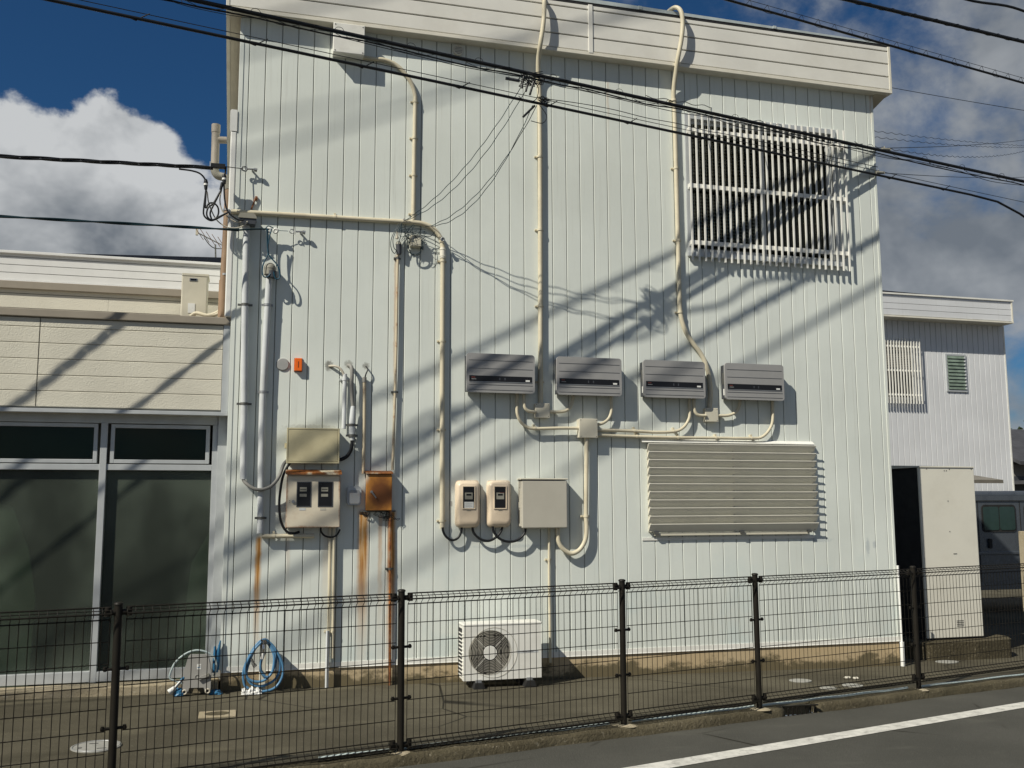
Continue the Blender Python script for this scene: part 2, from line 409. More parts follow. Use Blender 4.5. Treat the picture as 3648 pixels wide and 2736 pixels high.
def wired_mat():
    """obscured wired glass: haze painted into the colour, a diagonal wire grid, dim room behind"""
    mt, nt, b = new_mat('wired_glass')
    geo = nt.n('ShaderNodeNewGeometry'); pos = geo.outputs['Position']
    x, y, z = nt.sep(pos)
    s = nt.m('SINE', nt.m('MULTIPLY', nt.m('SUBTRACT', z, nt.m('MULTIPLY', x, 0.72)), 205.0))
    s2 = nt.m('SINE', nt.m('MULTIPLY', nt.m('ADD', z, nt.m('MULTIPLY', x, 0.9)), 240.0))
    line = nt.m('MULTIPLY', nt.ss(s, 0.25, 0.9), nt.ss(s2, -0.8, 0.6, 0.35, 1.0))
    c = nt.mix(line, (0.058, 0.070, 0.058), (0.088, 0.100, 0.080))
    haze_paint = nt.ss(nt.noise(nt.mapv(pos, (1.3, 1, 0.8), (2.2, 0, 0.6)), 1.1, 3, 0.5), 0.36, 0.66, 0.75, 1.9)  # pale haze and blurred shapes behind the pane, painted as uneven brightness
    hv = nt.n('ShaderNodeCombineColor')
    for i in range(3): nt.link(haze_paint, hv.inputs[i])
    c = nt.mix(1.0, c, hv.outputs[0], 'MULTIPLY')
    nt.link(c, b.inputs['Base Color'])
    b.inputs['Roughness'].default_value = 0.38
    b.inputs['Specular IOR Level'].default_value = 0.5
    rf = nt.n('ShaderNodeBsdfTransparent'); rf.inputs[0].default_value = (0.62, 0.72, 0.62, 1)
    mx = nt.n('ShaderNodeMixShader'); mx.inputs[0].default_value = 0.50
    nt.link(b.outputs[0], mx.inputs[1]); nt.link(rf.outputs[0], mx.inputs[2])
    nt.link(mx.outputs[0], mt.node_tree.nodes['Material Output'].inputs[0])
    return mt
M['wired'] = wired_mat()

# ------------------------------------------------------------------ mesh helpers
COL = scene.collection
ORG = {}

def catmull(pts, k=6):
    P = [Vector(p) for p in pts]
    if len(P) < 3: return P
    out = []
    for i in range(len(P) - 1):
        p0 = P[i - 1] if i else P[0] * 2 - P[1]
        p1, p2 = P[i], P[i + 1]
        p3 = P[i + 2] if i + 2 < len(P) else P[-1] * 2 - P[-2]
        for j in range(k):
            t = j / k
            out.append(0.5 * ((2 * p1) + (p2 - p0) * t + (2 * p0 - 5 * p1 + 4 * p2 - p3) * t * t + (3 * p1 - p0 - 3 * p2 + p3) * t ** 3))
    out.append(P[-1])
    return out

class MB:
    def __init__(self):
        self.v = []; self.f = []; self.s = []
    def add(self, vs, fs, smooth=False):
        o = len(self.v)
        self.v += [Vector(a) for a in vs]
        for f in fs:
            self.f.append([i + o for i in f]); self.s.append(smooth)
        return self
    def box(self, x0, x1, y0, y1, z0, z1):
        vs = [(x, y, z) for z in (z0, z1) for y in (y0, y1) for x in (x0, x1)]
        return self.add(vs, [(0, 2, 3, 1), (4, 5, 7, 6), (0, 1, 5, 4), (2, 6, 7, 3), (0, 4, 6, 2), (1, 3, 7, 5)])
    def frame(self, x0, x1, z0, z1, wd, y0, y1):
        self.box(x0, x0 + wd, y0, y1, z0, z1); self.box(x1 - wd, x1, y0, y1, z0, z1)
        self.box(x0 + wd, x1 - wd, y0, y1, z0, z0 + wd); self.box(x0 + wd, x1 - wd, y0, y1, z1 - wd, z1)
        return self
    def prism(self, poly, a, b, axis='y', smooth=False):
        """poly in the two other axes (x,z for y; y,z for x; x,y for z), extruded from a to b"""
        n = len(poly)
        def pt(p, t):
            return {'y': (p[0], t, p[1]), 'x': (t, p[0], p[1]), 'z': (p[0], p[1], t)}[axis]
        vs = [pt(p, a) for p in poly] + [pt(p, b) for p in poly]
        fs = [(i, (i + 1) % n, (i + 1) % n + n, i + n) for i in range(n)]
        o = len(self.f)
        self.add(vs, fs, smooth)
        self.add([pt(p, a) for p in poly], [list(range(n))[::-1]])
        self.add([pt(p, b) for p in poly], [list(range(n))])
        return self
    def tube(self, pts, r, n=8, cap=True, smooth=True):
        P = [Vector(p) for p in pts]
        rs = r if isinstance(r, (list, tuple)) else [r] * len(P)
        t0 = (P[1] - P[0]).normalized()
        a = Vector((0, 0, 1)) if abs(t0.z) < 0.9 else Vector((0, 1, 0))
        u = t0.cross(a).normalized()
        rings = []
        for i, p in enumerate(P):
            t = ((P[i + 1] if i + 1 < len(P) else P[i]) - (P[i - 1] if i else P[i])).normalized()
            u = (u - t * u.dot(t)).normalized()
            w_ = t.cross(u)
            rings.append([p + (u * math.cos(2 * math.pi * k / n) + w_ * math.sin(2 * math.pi * k / n)) * rs[i] for k in range(n)])
        vs = [q for ring in rings for q in ring]
        fs = []
        for i in range(len(P) - 1):
            for k in range(n):
                fs.append((i * n + k, i * n + (k + 1) % n, (i + 1) * n + (k + 1) % n, (i + 1) * n + k))
        self.add(vs, fs, smooth)
        if cap:
            self.add(rings[0], [list(range(n))[::-1]]); self.add(rings[-1], [list(range(n))])
        return self
    def cyl(self, p, q, r, n=16):
        return self.tube([p, q], r, n)
    def ring(self, c, axis, R, r, n=20, m=6):
        a = Vector(axis).normalized()
        e = Vector((0, 0, 1)) if abs(a.z) < 0.9 else Vector((1, 0, 0))
        u = a.cross(e).normalized(); w_ = a.cross(u)
        c = Vector(c); vs = []; fs = []
        for i in range(n):
            t = 2 * math.pi * i / n; d = u * math.cos(t) + w_ * math.sin(t)
            for j in range(m):
                s = 2 * math.pi * j / m
                vs.append(c + d * (R + r * math.cos(s)) + a * (r * math.sin(s)))
        for i in range(n):
            for j in range(m):
                fs.append((i * m + j, ((i + 1) % n) * m + j, ((i + 1) % n) * m + (j + 1) % m, i * m + (j + 1) % m))
        return self.add(vs, fs, True)
    def ball(self, c, rx, ry, rz, n=12, m=8, half=False):
        vs = []; fs = []
        lo = 0.0 if half else -math.pi / 2
        for i in range(m + 1):
            t = lo + (math.pi / 2 - lo) * i / m
            for k in range(n):
                s = 2 * math.pi * k / n
                vs.append((c[0] + rx * math.cos(t) * math.cos(s), c[1] + ry * math.cos(t) * math.sin(s), c[2] + rz * math.sin(t)))
        for i in range(m):
            for k in range(n):
                fs.append((i * n + k, i * n + (k + 1) % n, (i + 1) * n + (k + 1) % n, (i + 1) * n + k))
        return self.add(vs, fs, True)
    def mesh(self, name, mat, org):
        me = bpy.data.meshes.new(name)
        me.from_pydata([tuple(a - org) for a in self.v], [], self.f)
        me.polygons.foreach_set('use_smooth', self.s)
        me.materials.append(M[mat])
        me.validate()
        me.update()
        return me
    def build(self, name, mat, parent=None, bevel=0.0, seg=2):
        if parent is not None:
            org = ORG[parent.name]
        else:
            lo = Vector((min(a.x for a in self.v), min(a.y for a in self.v), min(a.z for a in self.v)))
            hi = Vector((max(a.x for a in self.v), max(a.y for a in self.v), max(a.z for a in self.v)))
            org = Vector(((lo.x + hi.x) / 2, (lo.y + hi.y) / 2, lo.z))
        o = bpy.data.objects.new(name, self.mesh(name, mat, org))
        COL.objects.link(o)
        if parent is None: o.location = org
        else: o.parent = parent
        ORG[o.name] = org
        if bevel:
            bm_ = o.modifiers.new('Bevel', 'BEVEL')
            bm_.width = bevel; bm_.segments = seg; bm_.limit_method = 'ANGLE'; bm_.angle_limit = math.radians(40)
            bm_.harden_normals = False
        return o

def thing(name, loc, label, cat, group=None):
    o = bpy.data.objects.new(name, None)
    COL.objects.link(o)
    o.empty_display_size = 0.1
    o.location = loc
    ORG[o.name] = Vector(loc)
    return tag(o, label, cat, group)

def tag(o, label, cat, group=None):
    o['label'] = label; o['category'] = cat
    if group: o['group'] = group
    return o

def struct(o):
    o['kind'] = 'structure'
    return o

def stuff(o):
    o['kind'] = 'stuff'
    return o

def copy_tree(o, parent=None, loc=None):
    c = o.copy(); COL.objects.link(c)
    if parent is not None:
        c.parent = parent
    if loc is not None:
        c.location = loc
        ORG[c.name] = Vector(loc)
    for ch in o.children:
        copy_tree(ch, c)
    return c

def inst(src, parent, dx=0, dy=0, dz=0, name=None):
    """another part sharing the mesh of src, shifted"""
    c = src.copy(); COL.objects.link(c)
    c.parent = parent
    c.location = (src.location.x + dx, src.location.y + dy, src.location.z + dz)
    ORG[c.name] = ORG[parent.name]
    return c

def rrect(x0, x1, z0, z1, r, n=5):
    pts = []
    for cx, cz, a in ((x1 - r, z1 - r, 0), (x0 + r, z1 - r, 90), (x0 + r, z0 + r, 180), (x1 - r, z0 + r, 270)):
        for i in range(n + 1):
            t = math.radians(a + 90 * i / n)
            pts.append((cx + r * math.cos(t), cz + r * math.sin(t)))
    return pts[::-1]

def G(x):
    """yard level: falls gently to the right"""
    return 0.04 - 0.0145 * max(-12, min(26, x))
FS = 0.249                                             # the fence runs at this slope to the wall
def fy(x): return -2.727 + FS * (x - 1.167)

# ------------------------------------------------------------------ ground, road, kerb
def strip(name, mat, xs, f0, f1, zf, rows=1):
    mb = MB(); vs = []; fs = []
    for x in xs:
        a, b = f0(x), f1(x)
        for j in range(rows + 1):
            vs.append((x, a + (b - a) * j / rows, zf(x)))
    r = rows + 1
    for i in range(len(xs) - 1):
        for j in range(rows):
            fs.append((i * r + j, (i + 1) * r + j, (i + 1) * r + j + 1, i * r + j + 1))
    mb.add(vs, fs)
    return struct(mb.build(name, mat))
XS = [-200, -60, -12, -6, 0, 6, 12, 26, 60, 200]
strip('yard_ground', 'yard', XS, lambda x: fy(x) + 0.02, lambda x: 320, G, 2)
strip('road', 'road', XS, lambda x: -90, lambda x: fy(x) - 0.05, lambda x: G(x) - 0.055, 2)
def ly(x): return -2.69 + 0.295 * (x - 4.65)
strip('road_line', 'paint', [-20, -6, 0, 6, 12, 26], lambda x: ly(x) - 0.085, lambda x: ly(x) + 0.085, lambda x: G(x) - 0.051)

# kerb in lengths, edge worn
def kerb_piece(xa, xb):
    n = max(2, int((xb - xa) / 0.07)); vs = []; fs = []
    rnd = random.Random(int(xa * 10) + 50)
    for i in range(n + 1):
        x = xa + (xb - xa) * i / n; y = fy(x); g = G(x)
        j = 0.010 * math.sin(x * 3.1) + 0.006 * math.sin(x * 11.3) + rnd.uniform(-0.003, 0.003); k = 0.004 * math.sin(x * 5.3) + 0.003 * math.sin(x * 17.0) + rnd.uniform(-0.002, 0.002)
        end = 0.6 if i in (0, n) else 1.0
        prof = [(-0.085 + j, -0.08), (-0.075 + j, -0.012 + k), (-0.055 + j, 0.016 * end + k), (0.0, 0.024 * end + k), (0.075, 0.018 + k), (0.11 + j, 0.004), (0.12, -0.05)]
        for a, b in prof: vs.append((x, y + a, g + b))
    m = 7
    for i in range(n):
        for j in range(m - 1): fs.append((i * m + j, (i + 1) * m + j, (i + 1) * m + j + 1, i * m + j + 1))
    fs.append(list(range(m))); fs.append([n * m + j for j in range(m)][::-1])
    mb = MB(); mb.add(vs, fs, True)
    return struct(mb.build('kerb', 'kerb'))
kerb_piece(-6.0, 4.66); kerb_piece(5.03, 14.0)

# drain grate in the kerb gap
dg = thing('drain_grate', (4.85, fy(4.85), G(4.85) - 0.05), 'small rusty drain grate set in the gap of the mossy kerb', 'grate')
for i in range(7):
    x = 4.69 + i * 0.052
    MB().box(x, x + 0.012, fy(x) - 0.07, fy(x) - 0.055, G(x) - 0.053, G(x) + 0.012).build('bar', 'bronze', dg)
MB().box(4.67, 5.02, fy(4.85) - 0.066 - 0.0, fy(4.85) - 0.05, G(4.85) + 0.012, G(4.85) + 0.024).build('rail', 'bronze', dg)
MB().box(4.66, 5.03, fy(4.85) + 0.10, fy(4.85) + 0.13, G(4.85) - 0.09, G(4.85) + 0.0).build('back_wall', 'kerb', dg)

# ------------------------------------------------------------------ the white two-storey building
P = 0.16
XL, XR = -0.085, 7.28
ZT, ZB = 6.665, 0.25
bld = thing('white_building', (3.6, 0, 0), 'tall white building clad in vertical metal siding, with a cream fascia', 'building')
WX0, WX1, WZ0, WZ1 = 4.80, 6.72, 4.53, 6.15          # upper window opening
core = MB()
core.box(XL + 0.004, WX0, 0.014, 0.18, ZB - 0.02, ZT + 0.3); core.box(WX1, XR - 0.004, 0.014, 0.18, ZB - 0.02, ZT + 0.3)
core.box(WX0, WX1, 0.014, 0.18, ZB - 0.02, WZ0); core.box(WX0, WX1, 0.014, 0.18, WZ1, ZT + 0.3)
core.box(XL + 0.004, XL + 0.15, 0.18, 7.0, ZB, 5.2); core.box(XR - 0.15, XR - 0.004, 0.18, 7.0, ZB, 5.2)
core.box(XL + 0.15, XR - 0.15, 6.8, 7.0, ZB, 5.2)
core.prism([(0.18, 5.2), (7.0, 5.2), (0.18, 6.66)], XL + 0.004, XL + 0.15, 'x'); core.prism([(0.18, 5.2), (7.0, 5.2), (0.18, 6.66)], XR - 0.15, XR - 0.004, 'x')
wall = core.build('wall', 'gap', bld)
def panel_mesh(x0, x1, z0, z1):
    g = 0.0034; c = 0.0035
    a, b = x0 + g, x1 - g
    return MB().prism([(a, 0.014), (b, 0.014), (b, 0.005), (b - c, 0.0), (a + c, 0.0), (a, 0.005)], z0, z1, 'z')
full = up_ = low = None
n0 = 0
for i in range(-1, 46):
    x0, x1 = i * P, (i + 1) * P
    if i == -1: panel_mesh(XL, 0, ZB, ZT).build('siding_panel', 'siding', wall)
    elif i == 45: panel_mesh(x0, XR + 0.004, ZB, ZT).build('siding_panel', 'siding', wall)
    elif 30 <= i <= 41:
        if up_ is None:
            up_ = panel_mesh(x0, x1, WZ1, ZT).build('siding_panel', 'siding', wall); low = panel_mesh(x0, x1, ZB, WZ0).build('siding_panel', 'siding', wall); n0 = i
        else:
            inst(up_, wall, (i - n0) * P); inst(low, wall, (i - n0) * P)
    else:
        if full is None:
            full = panel_mesh(x0, x1, ZB, ZT).build('siding_panel', 'siding', wall); f0_ = i
        else: inst(full, wall, (i - f0_) * P)
# corner trims
MB().box(XL - 0.012, XL + 0.03, -0.006, 0.05, ZB - 0.02, ZT).build('corner_trim', 'siding', bld, 0.003)
MB().box(XR - 0.02, XR + 0.012, -0.006, 0.05, ZB - 0.02, ZT).build('corner_trim', 'siding', bld, 0.003)
MB().box(XR - 0.004, XR, 0.05, 7.0, ZB, 5.2).build('side_cladding', 'siding', bld)
MB().prism([(0.06, 5.2), (7.0, 5.2), (0.06, 6.66)], XR - 0.004, XR, 'x').build('side_cladding', 'siding', bld)
MB().box(XL, XL + 0.004, 0.05, 7.0, ZB, 5.2).build('side_cladding', 'siding', bld)
MB().prism([(0.06, 5.2), (7.0, 5.2), (0.06, 6.66)], XL, XL + 0.004, 'x').build('side_cladding', 'siding', bld)
# base flashing + foundation
MB().prism([(0.02, 0.258), (-0.006, 0.258), (-0.008, 0.214), (-0.012, 0.205), (0.02, 0.205)], XL, XR + 0.01, 'x').build('base_flashing', 'whitemetal', bld)
MB().prism([(XL, -0.2), (XR, -0.25), (XR, 0.206), (XL, 0.206)], 0.004, 0.3).build('foundation', 'foundation', bld)
MB().box(XL + 0.01, XR, 0.3, 6.9, -0.25, 0.2).build('foundation', 'foundation', bld)
# fascia
FY = -0.12
FX0, FX1 = -0.24, 7.485
fas = MB().box(FX0 + 0.01, FX1 - 0.01, FY + 0.013, 0.0, ZT + 0.01, 7.26).build('fascia', 'flexgrey', bld)
for k, (z0, z1) in enumerate(((6.713, 6.863), (6.877, 7.026), (7.040, 7.187), (7.201, 7.245))):
    MB().prism([(FY + 0.014, z0), (FY + 0.014, z1), (FY + 0.004, z1), (FY, z1 - 0.004), (FY, z0 + 0.004), (FY + 0.004, z0)], FX0 + 0.03, FX1 - 0.03, 'x').build('fascia_board', 'fascia', fas)
MB().box(FX0, FX1, FY - 0.006, 0.02, ZT - 0.002, 6.704).build('bottom_trim', 'trim', fas, 0.004)
MB().box(FX1 - 0.034, FX1, FY - 0.005, 0.6, 6.705, 7.255).build('end_trim', 'trim', fas, 0.004)
MB().box(FX0, FX0 + 0.034, FY - 0.005, 0.02, 6.705, 7.255).build('end_trim', 'trim', fas, 0.004)
MB().box(3.596, 3.646, FY - 0.010, FY + 0.004, 6.69, 7.256).build('joint_cover', 'fascia', fas, 0.003)
MB().box(FX0, FX1 + 0.005, FY + 0.01, 0.1, 7.256, 7.285).build('shadow_gap', 'dark', bld)
cop = MB()
cop.prism([(FX0 - 0.01, 7.284), (FX1 + 0.012, 7.284), (FX1 + 0.012, 7.300), (3.0, 7.335), (FX0 - 0.01, 7.352)], FY + 0.004, 0.30)
cop.build('roof_coping', 'coping', bld, 0.003)
for x in (0.6, 2.4, 4.2, 5.9):
    MB().box(x, x + 0.04, FY - 0.004, 0.2, 7.286, 7.345 - 0.0045 * x).build('joint_strip', 'coping', bld)
# sloping roof, eave undersides
MB().prism([(0.05, 7.20), (0.06, 7.275), (7.2, 5.49), (7.2, 5.40)], FX0 + 0.02, FX1 - 0.02, 'x').build('roof', 'coping', bld)
MB().prism([(FY + 0.02, 6.672), (7.2, 4.87), (7.2, 4.90), (FY + 0.02, 6.70)], FX0 + 0.045, XL, 'x').build('soffit', 'soffit', bld)
MB().prism([(FY + 0.02, 6.672), (7.2, 4.87), (7.2, 4.90), (FY + 0.02, 6.70)], XR + 0.013, FX1 - 0.03, 'x').build('soffit', 'soffit', bld)
MB().prism([(0.02, 6.664), (7.2, 4.862), (7.2, 5.5), (0.02, 7.25)], FX0, FX0 + 0.044, 'x').build('verge_board', 'trim', bld)
MB().prism([(0.6, 6.52), (7.2, 4.862), (7.2, 5.5), (0.6, 7.10)], FX1 - 0.03, FX1, 'x').build('verge_board', 'trim', bld)
# round vent under the fascia
# upper window
win = MB().frame(WX0 - 0.02, WX1 + 0.02, WZ0 - 0.02, WZ1 + 0.02, 0.06, -0.022, 0.08).build('window', 'alu', bld, 0.003)
MB().box(WX0 - 0.03, WX1 + 0.03, -0.055, -0.022, WZ0 - 0.035, WZ0 + 0.02).build('sill', 'alu', win, 0.004)
sash1 = MB().frame(WX0 + 0.04, 5.80, WZ0 + 0.04, WZ1 - 0.04, 0.04, 0.03, 0.055).build('sash', 'alu', win, 0.002)
MB().frame(5.76, WX1 - 0.04, WZ0 + 0.04, WZ1 - 0.04, 0.04, 0.056, 0.08).build('sash', 'alu', win, 0.002)
MB().box(WX0 + 0.08, 5.76, 0.040, 0.044, WZ0 + 0.08, WZ1 - 0.08).build('pane', 'glass', win)
MB().box(5.80, WX1 - 0.08, 0.066, 0.070, WZ0 + 0.08, WZ1 - 0.08).build('pane', 'glassdark', win)
MB().box(5.80, WX1 - 0.08, 0.1, 0.12, 5.03, 5.08).build('cross_rail', 'alu', win)
bl = MB(); rnd = random.Random(3)
for i in range(36):
    z = WZ0 + 0.10 + i * 0.040
    t = rnd.uniform(-0.002, 0.002)
    bl.add([(WX0 + 0.085, 0.11, z), (5.755, 0.11, z + t), (5.755, 0.118, z + 0.018 + t), (WX0 + 0.085, 0.118, z + 0.018)], [(0, 1, 2, 3)])
stuff(bl.build('blind', 'curtain', win))
MB().box(WX0, WX1, 1.6, 1.65, 4.2, 6.3).build('room_back', 'interior', bld)
rm = MB(); rm.box(WX0 - 0.3, WX1 + 0.3, 0.19, 1.6, 4.25, 4.3); rm.box(WX0 - 0.3, WX1 + 0.3, 0.19, 1.6, 6.25, 6.3); rm.box(WX0 - 0.35, WX0 - 0.3, 0.19, 1.6, 4.25, 6.3); rm.box(WX1 + 0.3, WX1 + 0.35, 0.19, 1.6, 4.25, 6.3)
rm.build('room', 'interior', bld)
# security grille in front of the window
gr = MB().box(4.80, 6.835, -0.062, -0.045, 5.285, 5.333).build('window_grille', 'whitemetal', bld, 0.002)
MB().box(4.80, 6.835, -0.062, -0.045, 5.937, 5.985).build('rail', 'whitemetal', gr, 0.002)
MB().box(4.80, 6.835, -0.062, -0.045, 4.630, 4.678).build('rail', 'whitemetal', gr, 0.002)
b0 = MB().box(4.803, 4.824, -0.078, -0.0622, 4.44, 6.15).build('bar', 'whitemetal', gr, 0.002)
for i in range(1, 26): inst(b0, gr, i * 0.0802)
for z in (5.31, 5.96, 4.655):
    for x in (4.80, 6.795):
        MB().box(x, x + 0.035, -0.045, -0.001, z - 0.035, z + 0.02).build('bracket', 'whitemetal', gr)

# ------------------------------------------------------------------ beige annexe with glazed doors on the left
AX0, AX1 = -7.0, -0.1
an = thing('beige_annexe', (-1.5, 0.1, 0.05), 'low beige annexe with glazed doors under a horizontal-board parapet', 'building')
par = MB().box(AX0, -0.165, 0.062, 0.3, 2.655, 3.50).build('parapet', 'gap', an)
rows = [2.664, 2.811, 2.960, 3.110, 3.258, 3.408, 3.496]
for k in range(6):
    z0, z1 = rows[k] + 0.002, rows[k + 1] - 0.002
    for (xa, xb) in ((-4.2, -1.806), (-1.796, -0.167)):
        MB().prism([(0.064, z0), (0.064, z1), (0.054, z1), (0.05, z1 - 0.004), (0.05, z0 + 0.004), (0.054, z0)], xa, xb, 'x').build('siding_board', 'annexe', par)
MB().box(-0.163, XL - 0.014, 0.044, 0.2, 2.65, 3.505).build('end_trim', 'alu', an, 0.003)
MB().box(AX0, XL - 0.0145, 0.02, 0.34, 3.50, 3.572).build('parapet_cap', 'annexecap', an, 0.006)
MB().box(AX0, XL - 0.0145, 0.030, 0.10, 2.612, 2.648).build('drip_edge', 'alu', an, 0.003)
MB().box(AX0, XL - 0.0145, 0.10, 0.9, 2.618, 2.646).build('soffit', 'soffit', an)
MB().box(AX0, -0.1, 0.34, 3.2, 3.44, 3.53).build('flat_roof', 'annexecap', an)
# upper set-back parapet and white band
p2 = MB().box(AX0, -0.1, 1.012, 1.3, 3.50, 3.95).build('upper_parapet', 'gap', an)
MB().box(AX0, -1.345, 1.0, 1.014, 3.76, 3.903).build('siding_board', 'annexe', p2); MB().box(-1.343, -0.1, 1.0, 1.014, 3.76, 3.903).build('siding_board', 'annexe', p2)
MB().box(AX0, -0.1, 1.0, 1.014, 3.60, 3.752).build('siding_board', 'annexe', p2); MB().box(AX0, -0.1, 1.0, 1.014, 3.91, 3.948).build('siding_board', 'annexe', p2)
MB().box(AX0, -0.1, 0.96, 1.35, 3.948, 4.028).build('parapet_cap', 'annexecap', an, 0.006)
p3 = MB().box(AX0, -0.25, 1.412, 4.5, 3.9, 4.43).build('white_band', 'gap', an)
for z0, z1 in ((4.13, 4.205), (4.212, 4.290), (4.297, 4.375), (4.382, 4.41)):
    MB().box(AX0, -0.25, 1.4, 1.414, z0, z1).build('band_board', 'annexewhite', p3)
MB().box(AX0, -0.24, 1.37, 1.5, 4.41, 4.44).build('band_cap', 'annexewhite', an, 0.004)
MB().box(AX0, -0.24, 1.385, 1.5, 4.10, 4.125).build('band_cap', 'annexewhite', an, 0.004)
MB().prism([(-6.5, 4.441), (-0.2, 4.441), (-0.2, 4.535), (-2.0, 4.468), (-6.5, 4.45)], 1.5, 4.0).build('solar_array', 'solar', an)
# glazed door wall, set back under the parapet
YF = 0.215
fr = MB()
fr.box(AX0, -0.19, YF, YF + 0.10, 2.535, 2.62)
fr.box(-1.25, -1.19, YF - 0.012, YF + 0.10, 0.14, 2.535)
fr.box(-0.236, -0.186, YF, YF + 0.10, 0.14, 2.535)
fr.box(AX0, -1.25, YF, YF + 0.10, 2.09, 2.146); fr.box(-1.19, -0.236, YF, YF + 0.10, 2.09, 2.146)
fr.box(AX0, -1.25, YF - 0.01, YF + 0.10, 0.145, 0.24); fr.box(-1.19, -0.236, YF - 0.01, YF + 0.10, 0.145, 0.235)
frame = fr.build('door_frame', 'alu', an, 0.003)
MB().frame(-1.163, -0.262, 2.155, 2.528, 0.036, YF + 0.005, YF + 0.05).build('transom_sash', 'alu', frame, 0.003)
MB().frame(-2.55, -1.277, 2.155, 2.530, 0.036, YF + 0.005, YF + 0.05).build('transom_sash', 'alu', frame, 0.003)
MB().box(-1.127, -0.298, YF + 0.03, YF + 0.035, 2.191, 2.492).build('transom_pane', 'glassdark', frame)
MB().box(-2.514, -1.313, YF + 0.03, YF + 0.035, 2.191, 2.494).build('transom_pane', 'glassdark', frame)
MB().box(-1.19, -0.236, YF + 0.05, YF + 0.056, 0.235, 2.09).build('door_pane', 'wired', frame)
MB().box(-2.45, -1.25, YF + 0.05, YF + 0.056, 0.24, 2.09).build('door_pane', 'wired', frame)
MB().box(-0.186, XL - 0.005, YF - 0.03, YF + 0.10, 0.10, 2.62).build('jamb_cladding', 'alu', an, 0.003)
rm = MB(); rm.box(-4.0, -0.3, 2.6, 2.65, 0.1, 2.6); rm.box(-4.0, -0.2, YF + 0.1, 2.6, 0.05, 0.1); rm.box(-4.0, -0.2, YF + 0.1, 2.6, 2.56, 2.6); rm.box(-0.24, -0.2, YF + 0.11, 2.6, 0.1, 2.6); rm.box(-4.05, -4.0, YF + 0.1, 2.6, 0.1, 2.6)
rm.build('room', 'interior', an)
MB().prism([(-2.6, 0.1), (-1.80, 0.1), (-1.78, 0.9), (-1.86, 1.35), (-2.02, 1.75), (-2.6, 1.9)], 0.42, 0.47).build('curtain', 'curtain', an)
MB().prism([(-0.50, 0.1), (-0.24, 0.1), (-0.24, 1.5), (-0.40, 1.2)], 0.42, 0.46).build('curtain', 'curtain', an)
MB().box(-2.6, -0.26, 0.40, 0.42, 2.12, 2.56).build('transom_backer', 'boxgrey', an)  # added backing sheet that lightens the transom panes and offsets their blue
MB().box(-1.62, -1.36, 0.5, 0.8, 0.1, 0.72).build('cupboard', 'alarmbase', an)
st = MB().box(-7.0, XL - 0.02, -0.04, YF - 0.012, -0.05, 0.135).build('door_step', 'concrete', None, 0.012)
struct(st)
MB().box(-4.1, AX0, 0.3, 3.0, 0, 2.6) if 0 else None

# ------------------------------------------------------------------ fittings on the white wall
def W3(pts, d):
    """(x, z) on the wall -> 3D, standing d proud; d may be a list"""
    return [Vector((p[0], -(d[i] if isinstance(d, (list, tuple)) else d), p[1])) for i, p in enumerate(pts)]

def saddle(parent, x, z, r, d, vertical=True, mat='pipe', wide=1.0):
    """pipe strap with an ear, screwed to the wall"""
    m = MB()
    if vertical:
        m.tube([(x, -d, z - 0.011), (x, -d, z + 0.011)], r * 1.22, 12)
        m.box(x - r * 1.2 - 0.022 * wide, x - r, -max(d - r, 0.006) - 0.004, -0.001, z - 0.010, z + 0.010)
        m.box(x + r, x + r * 1.2 + 0.016 * wide, -max(d - r, 0.006) - 0.004, -0.001, z - 0.008, z + 0.008)
        m.cyl((x - r * 1.2 - 0.014 * wide, -max(d - r, 0.006) - 0.012, z), (x - r * 1.2 - 0.014 * wide, -0.004, z), 0.006, 8)
    else:
        m.tube([(x - 0.011, -d, z), (x + 0.011, -d, z)], r * 1.22, 12)
        m.box(x - 0.010, x + 0.010, -max(d - r, 0.006) - 0.004, -0.001, z + r, z + r * 1.2 + 0.024)
    return m.build('clip', mat, parent)

def conduit(name, pts, d, r, mat, label, clips=(), hclips=(), cat='pipe', smooth=True, n=12, group=None, clipmat=None):
    p3 = W3(pts, d)
    if smooth: p3 = catmull(p3, 6)
    o = MB().tube(p3, r, n).build(name, mat)
    tag(o, label, cat, group)
    dd = d if not isinstance(d, (list, tuple)) else d[-1]
    for (x, z) in clips: saddle(o, x, z, r, dd, True, clipmat or mat)
    for (x, z) in hclips: saddle(o, x, z, r, dd, False, clipmat or mat)
    return o

# pull box under the fascia, its conduit down
t = thing('pull_box', (0.98, -0.07, 6.35), 'white square pull box fixed tight under the cream fascia', 'box')
MB().box(0.822, 1.134, -0.126, -0.001, 6.35, 6.66).build('body', 'whitemetal', t, 0.004)
lid = MB().box(0.818, 1.138, -0.142, -0.127, 6.346, 6.664).build('lid', 'whitemetal', t, 0.006)
for x in (0.838, 1.118):
    for z in (6.366, 6.644): MB().cyl((x, -0.145, z), (x, -0.14, z), 0.006, 8).build('screw', 'clampdark', lid)
conduit('conduit', [(1.12, 6.372), (1.25, 6.372), (1.363, 6.373), (1.475, 6.338), (1.576, 6.252), (1.650, 6.142), (1.684, 6.03), (1.688, 5.95), (1.684, 5.5), (1.681, 5.1), (1.679, 4.67)], 0.028, 0.0215, 'pipe',
        'beige conduit curving out of the white pull box and dropping down the wall', [(1.688, 5.955), (1.682, 5.556), (1.681, 5.155), (1.679, 4.74)])
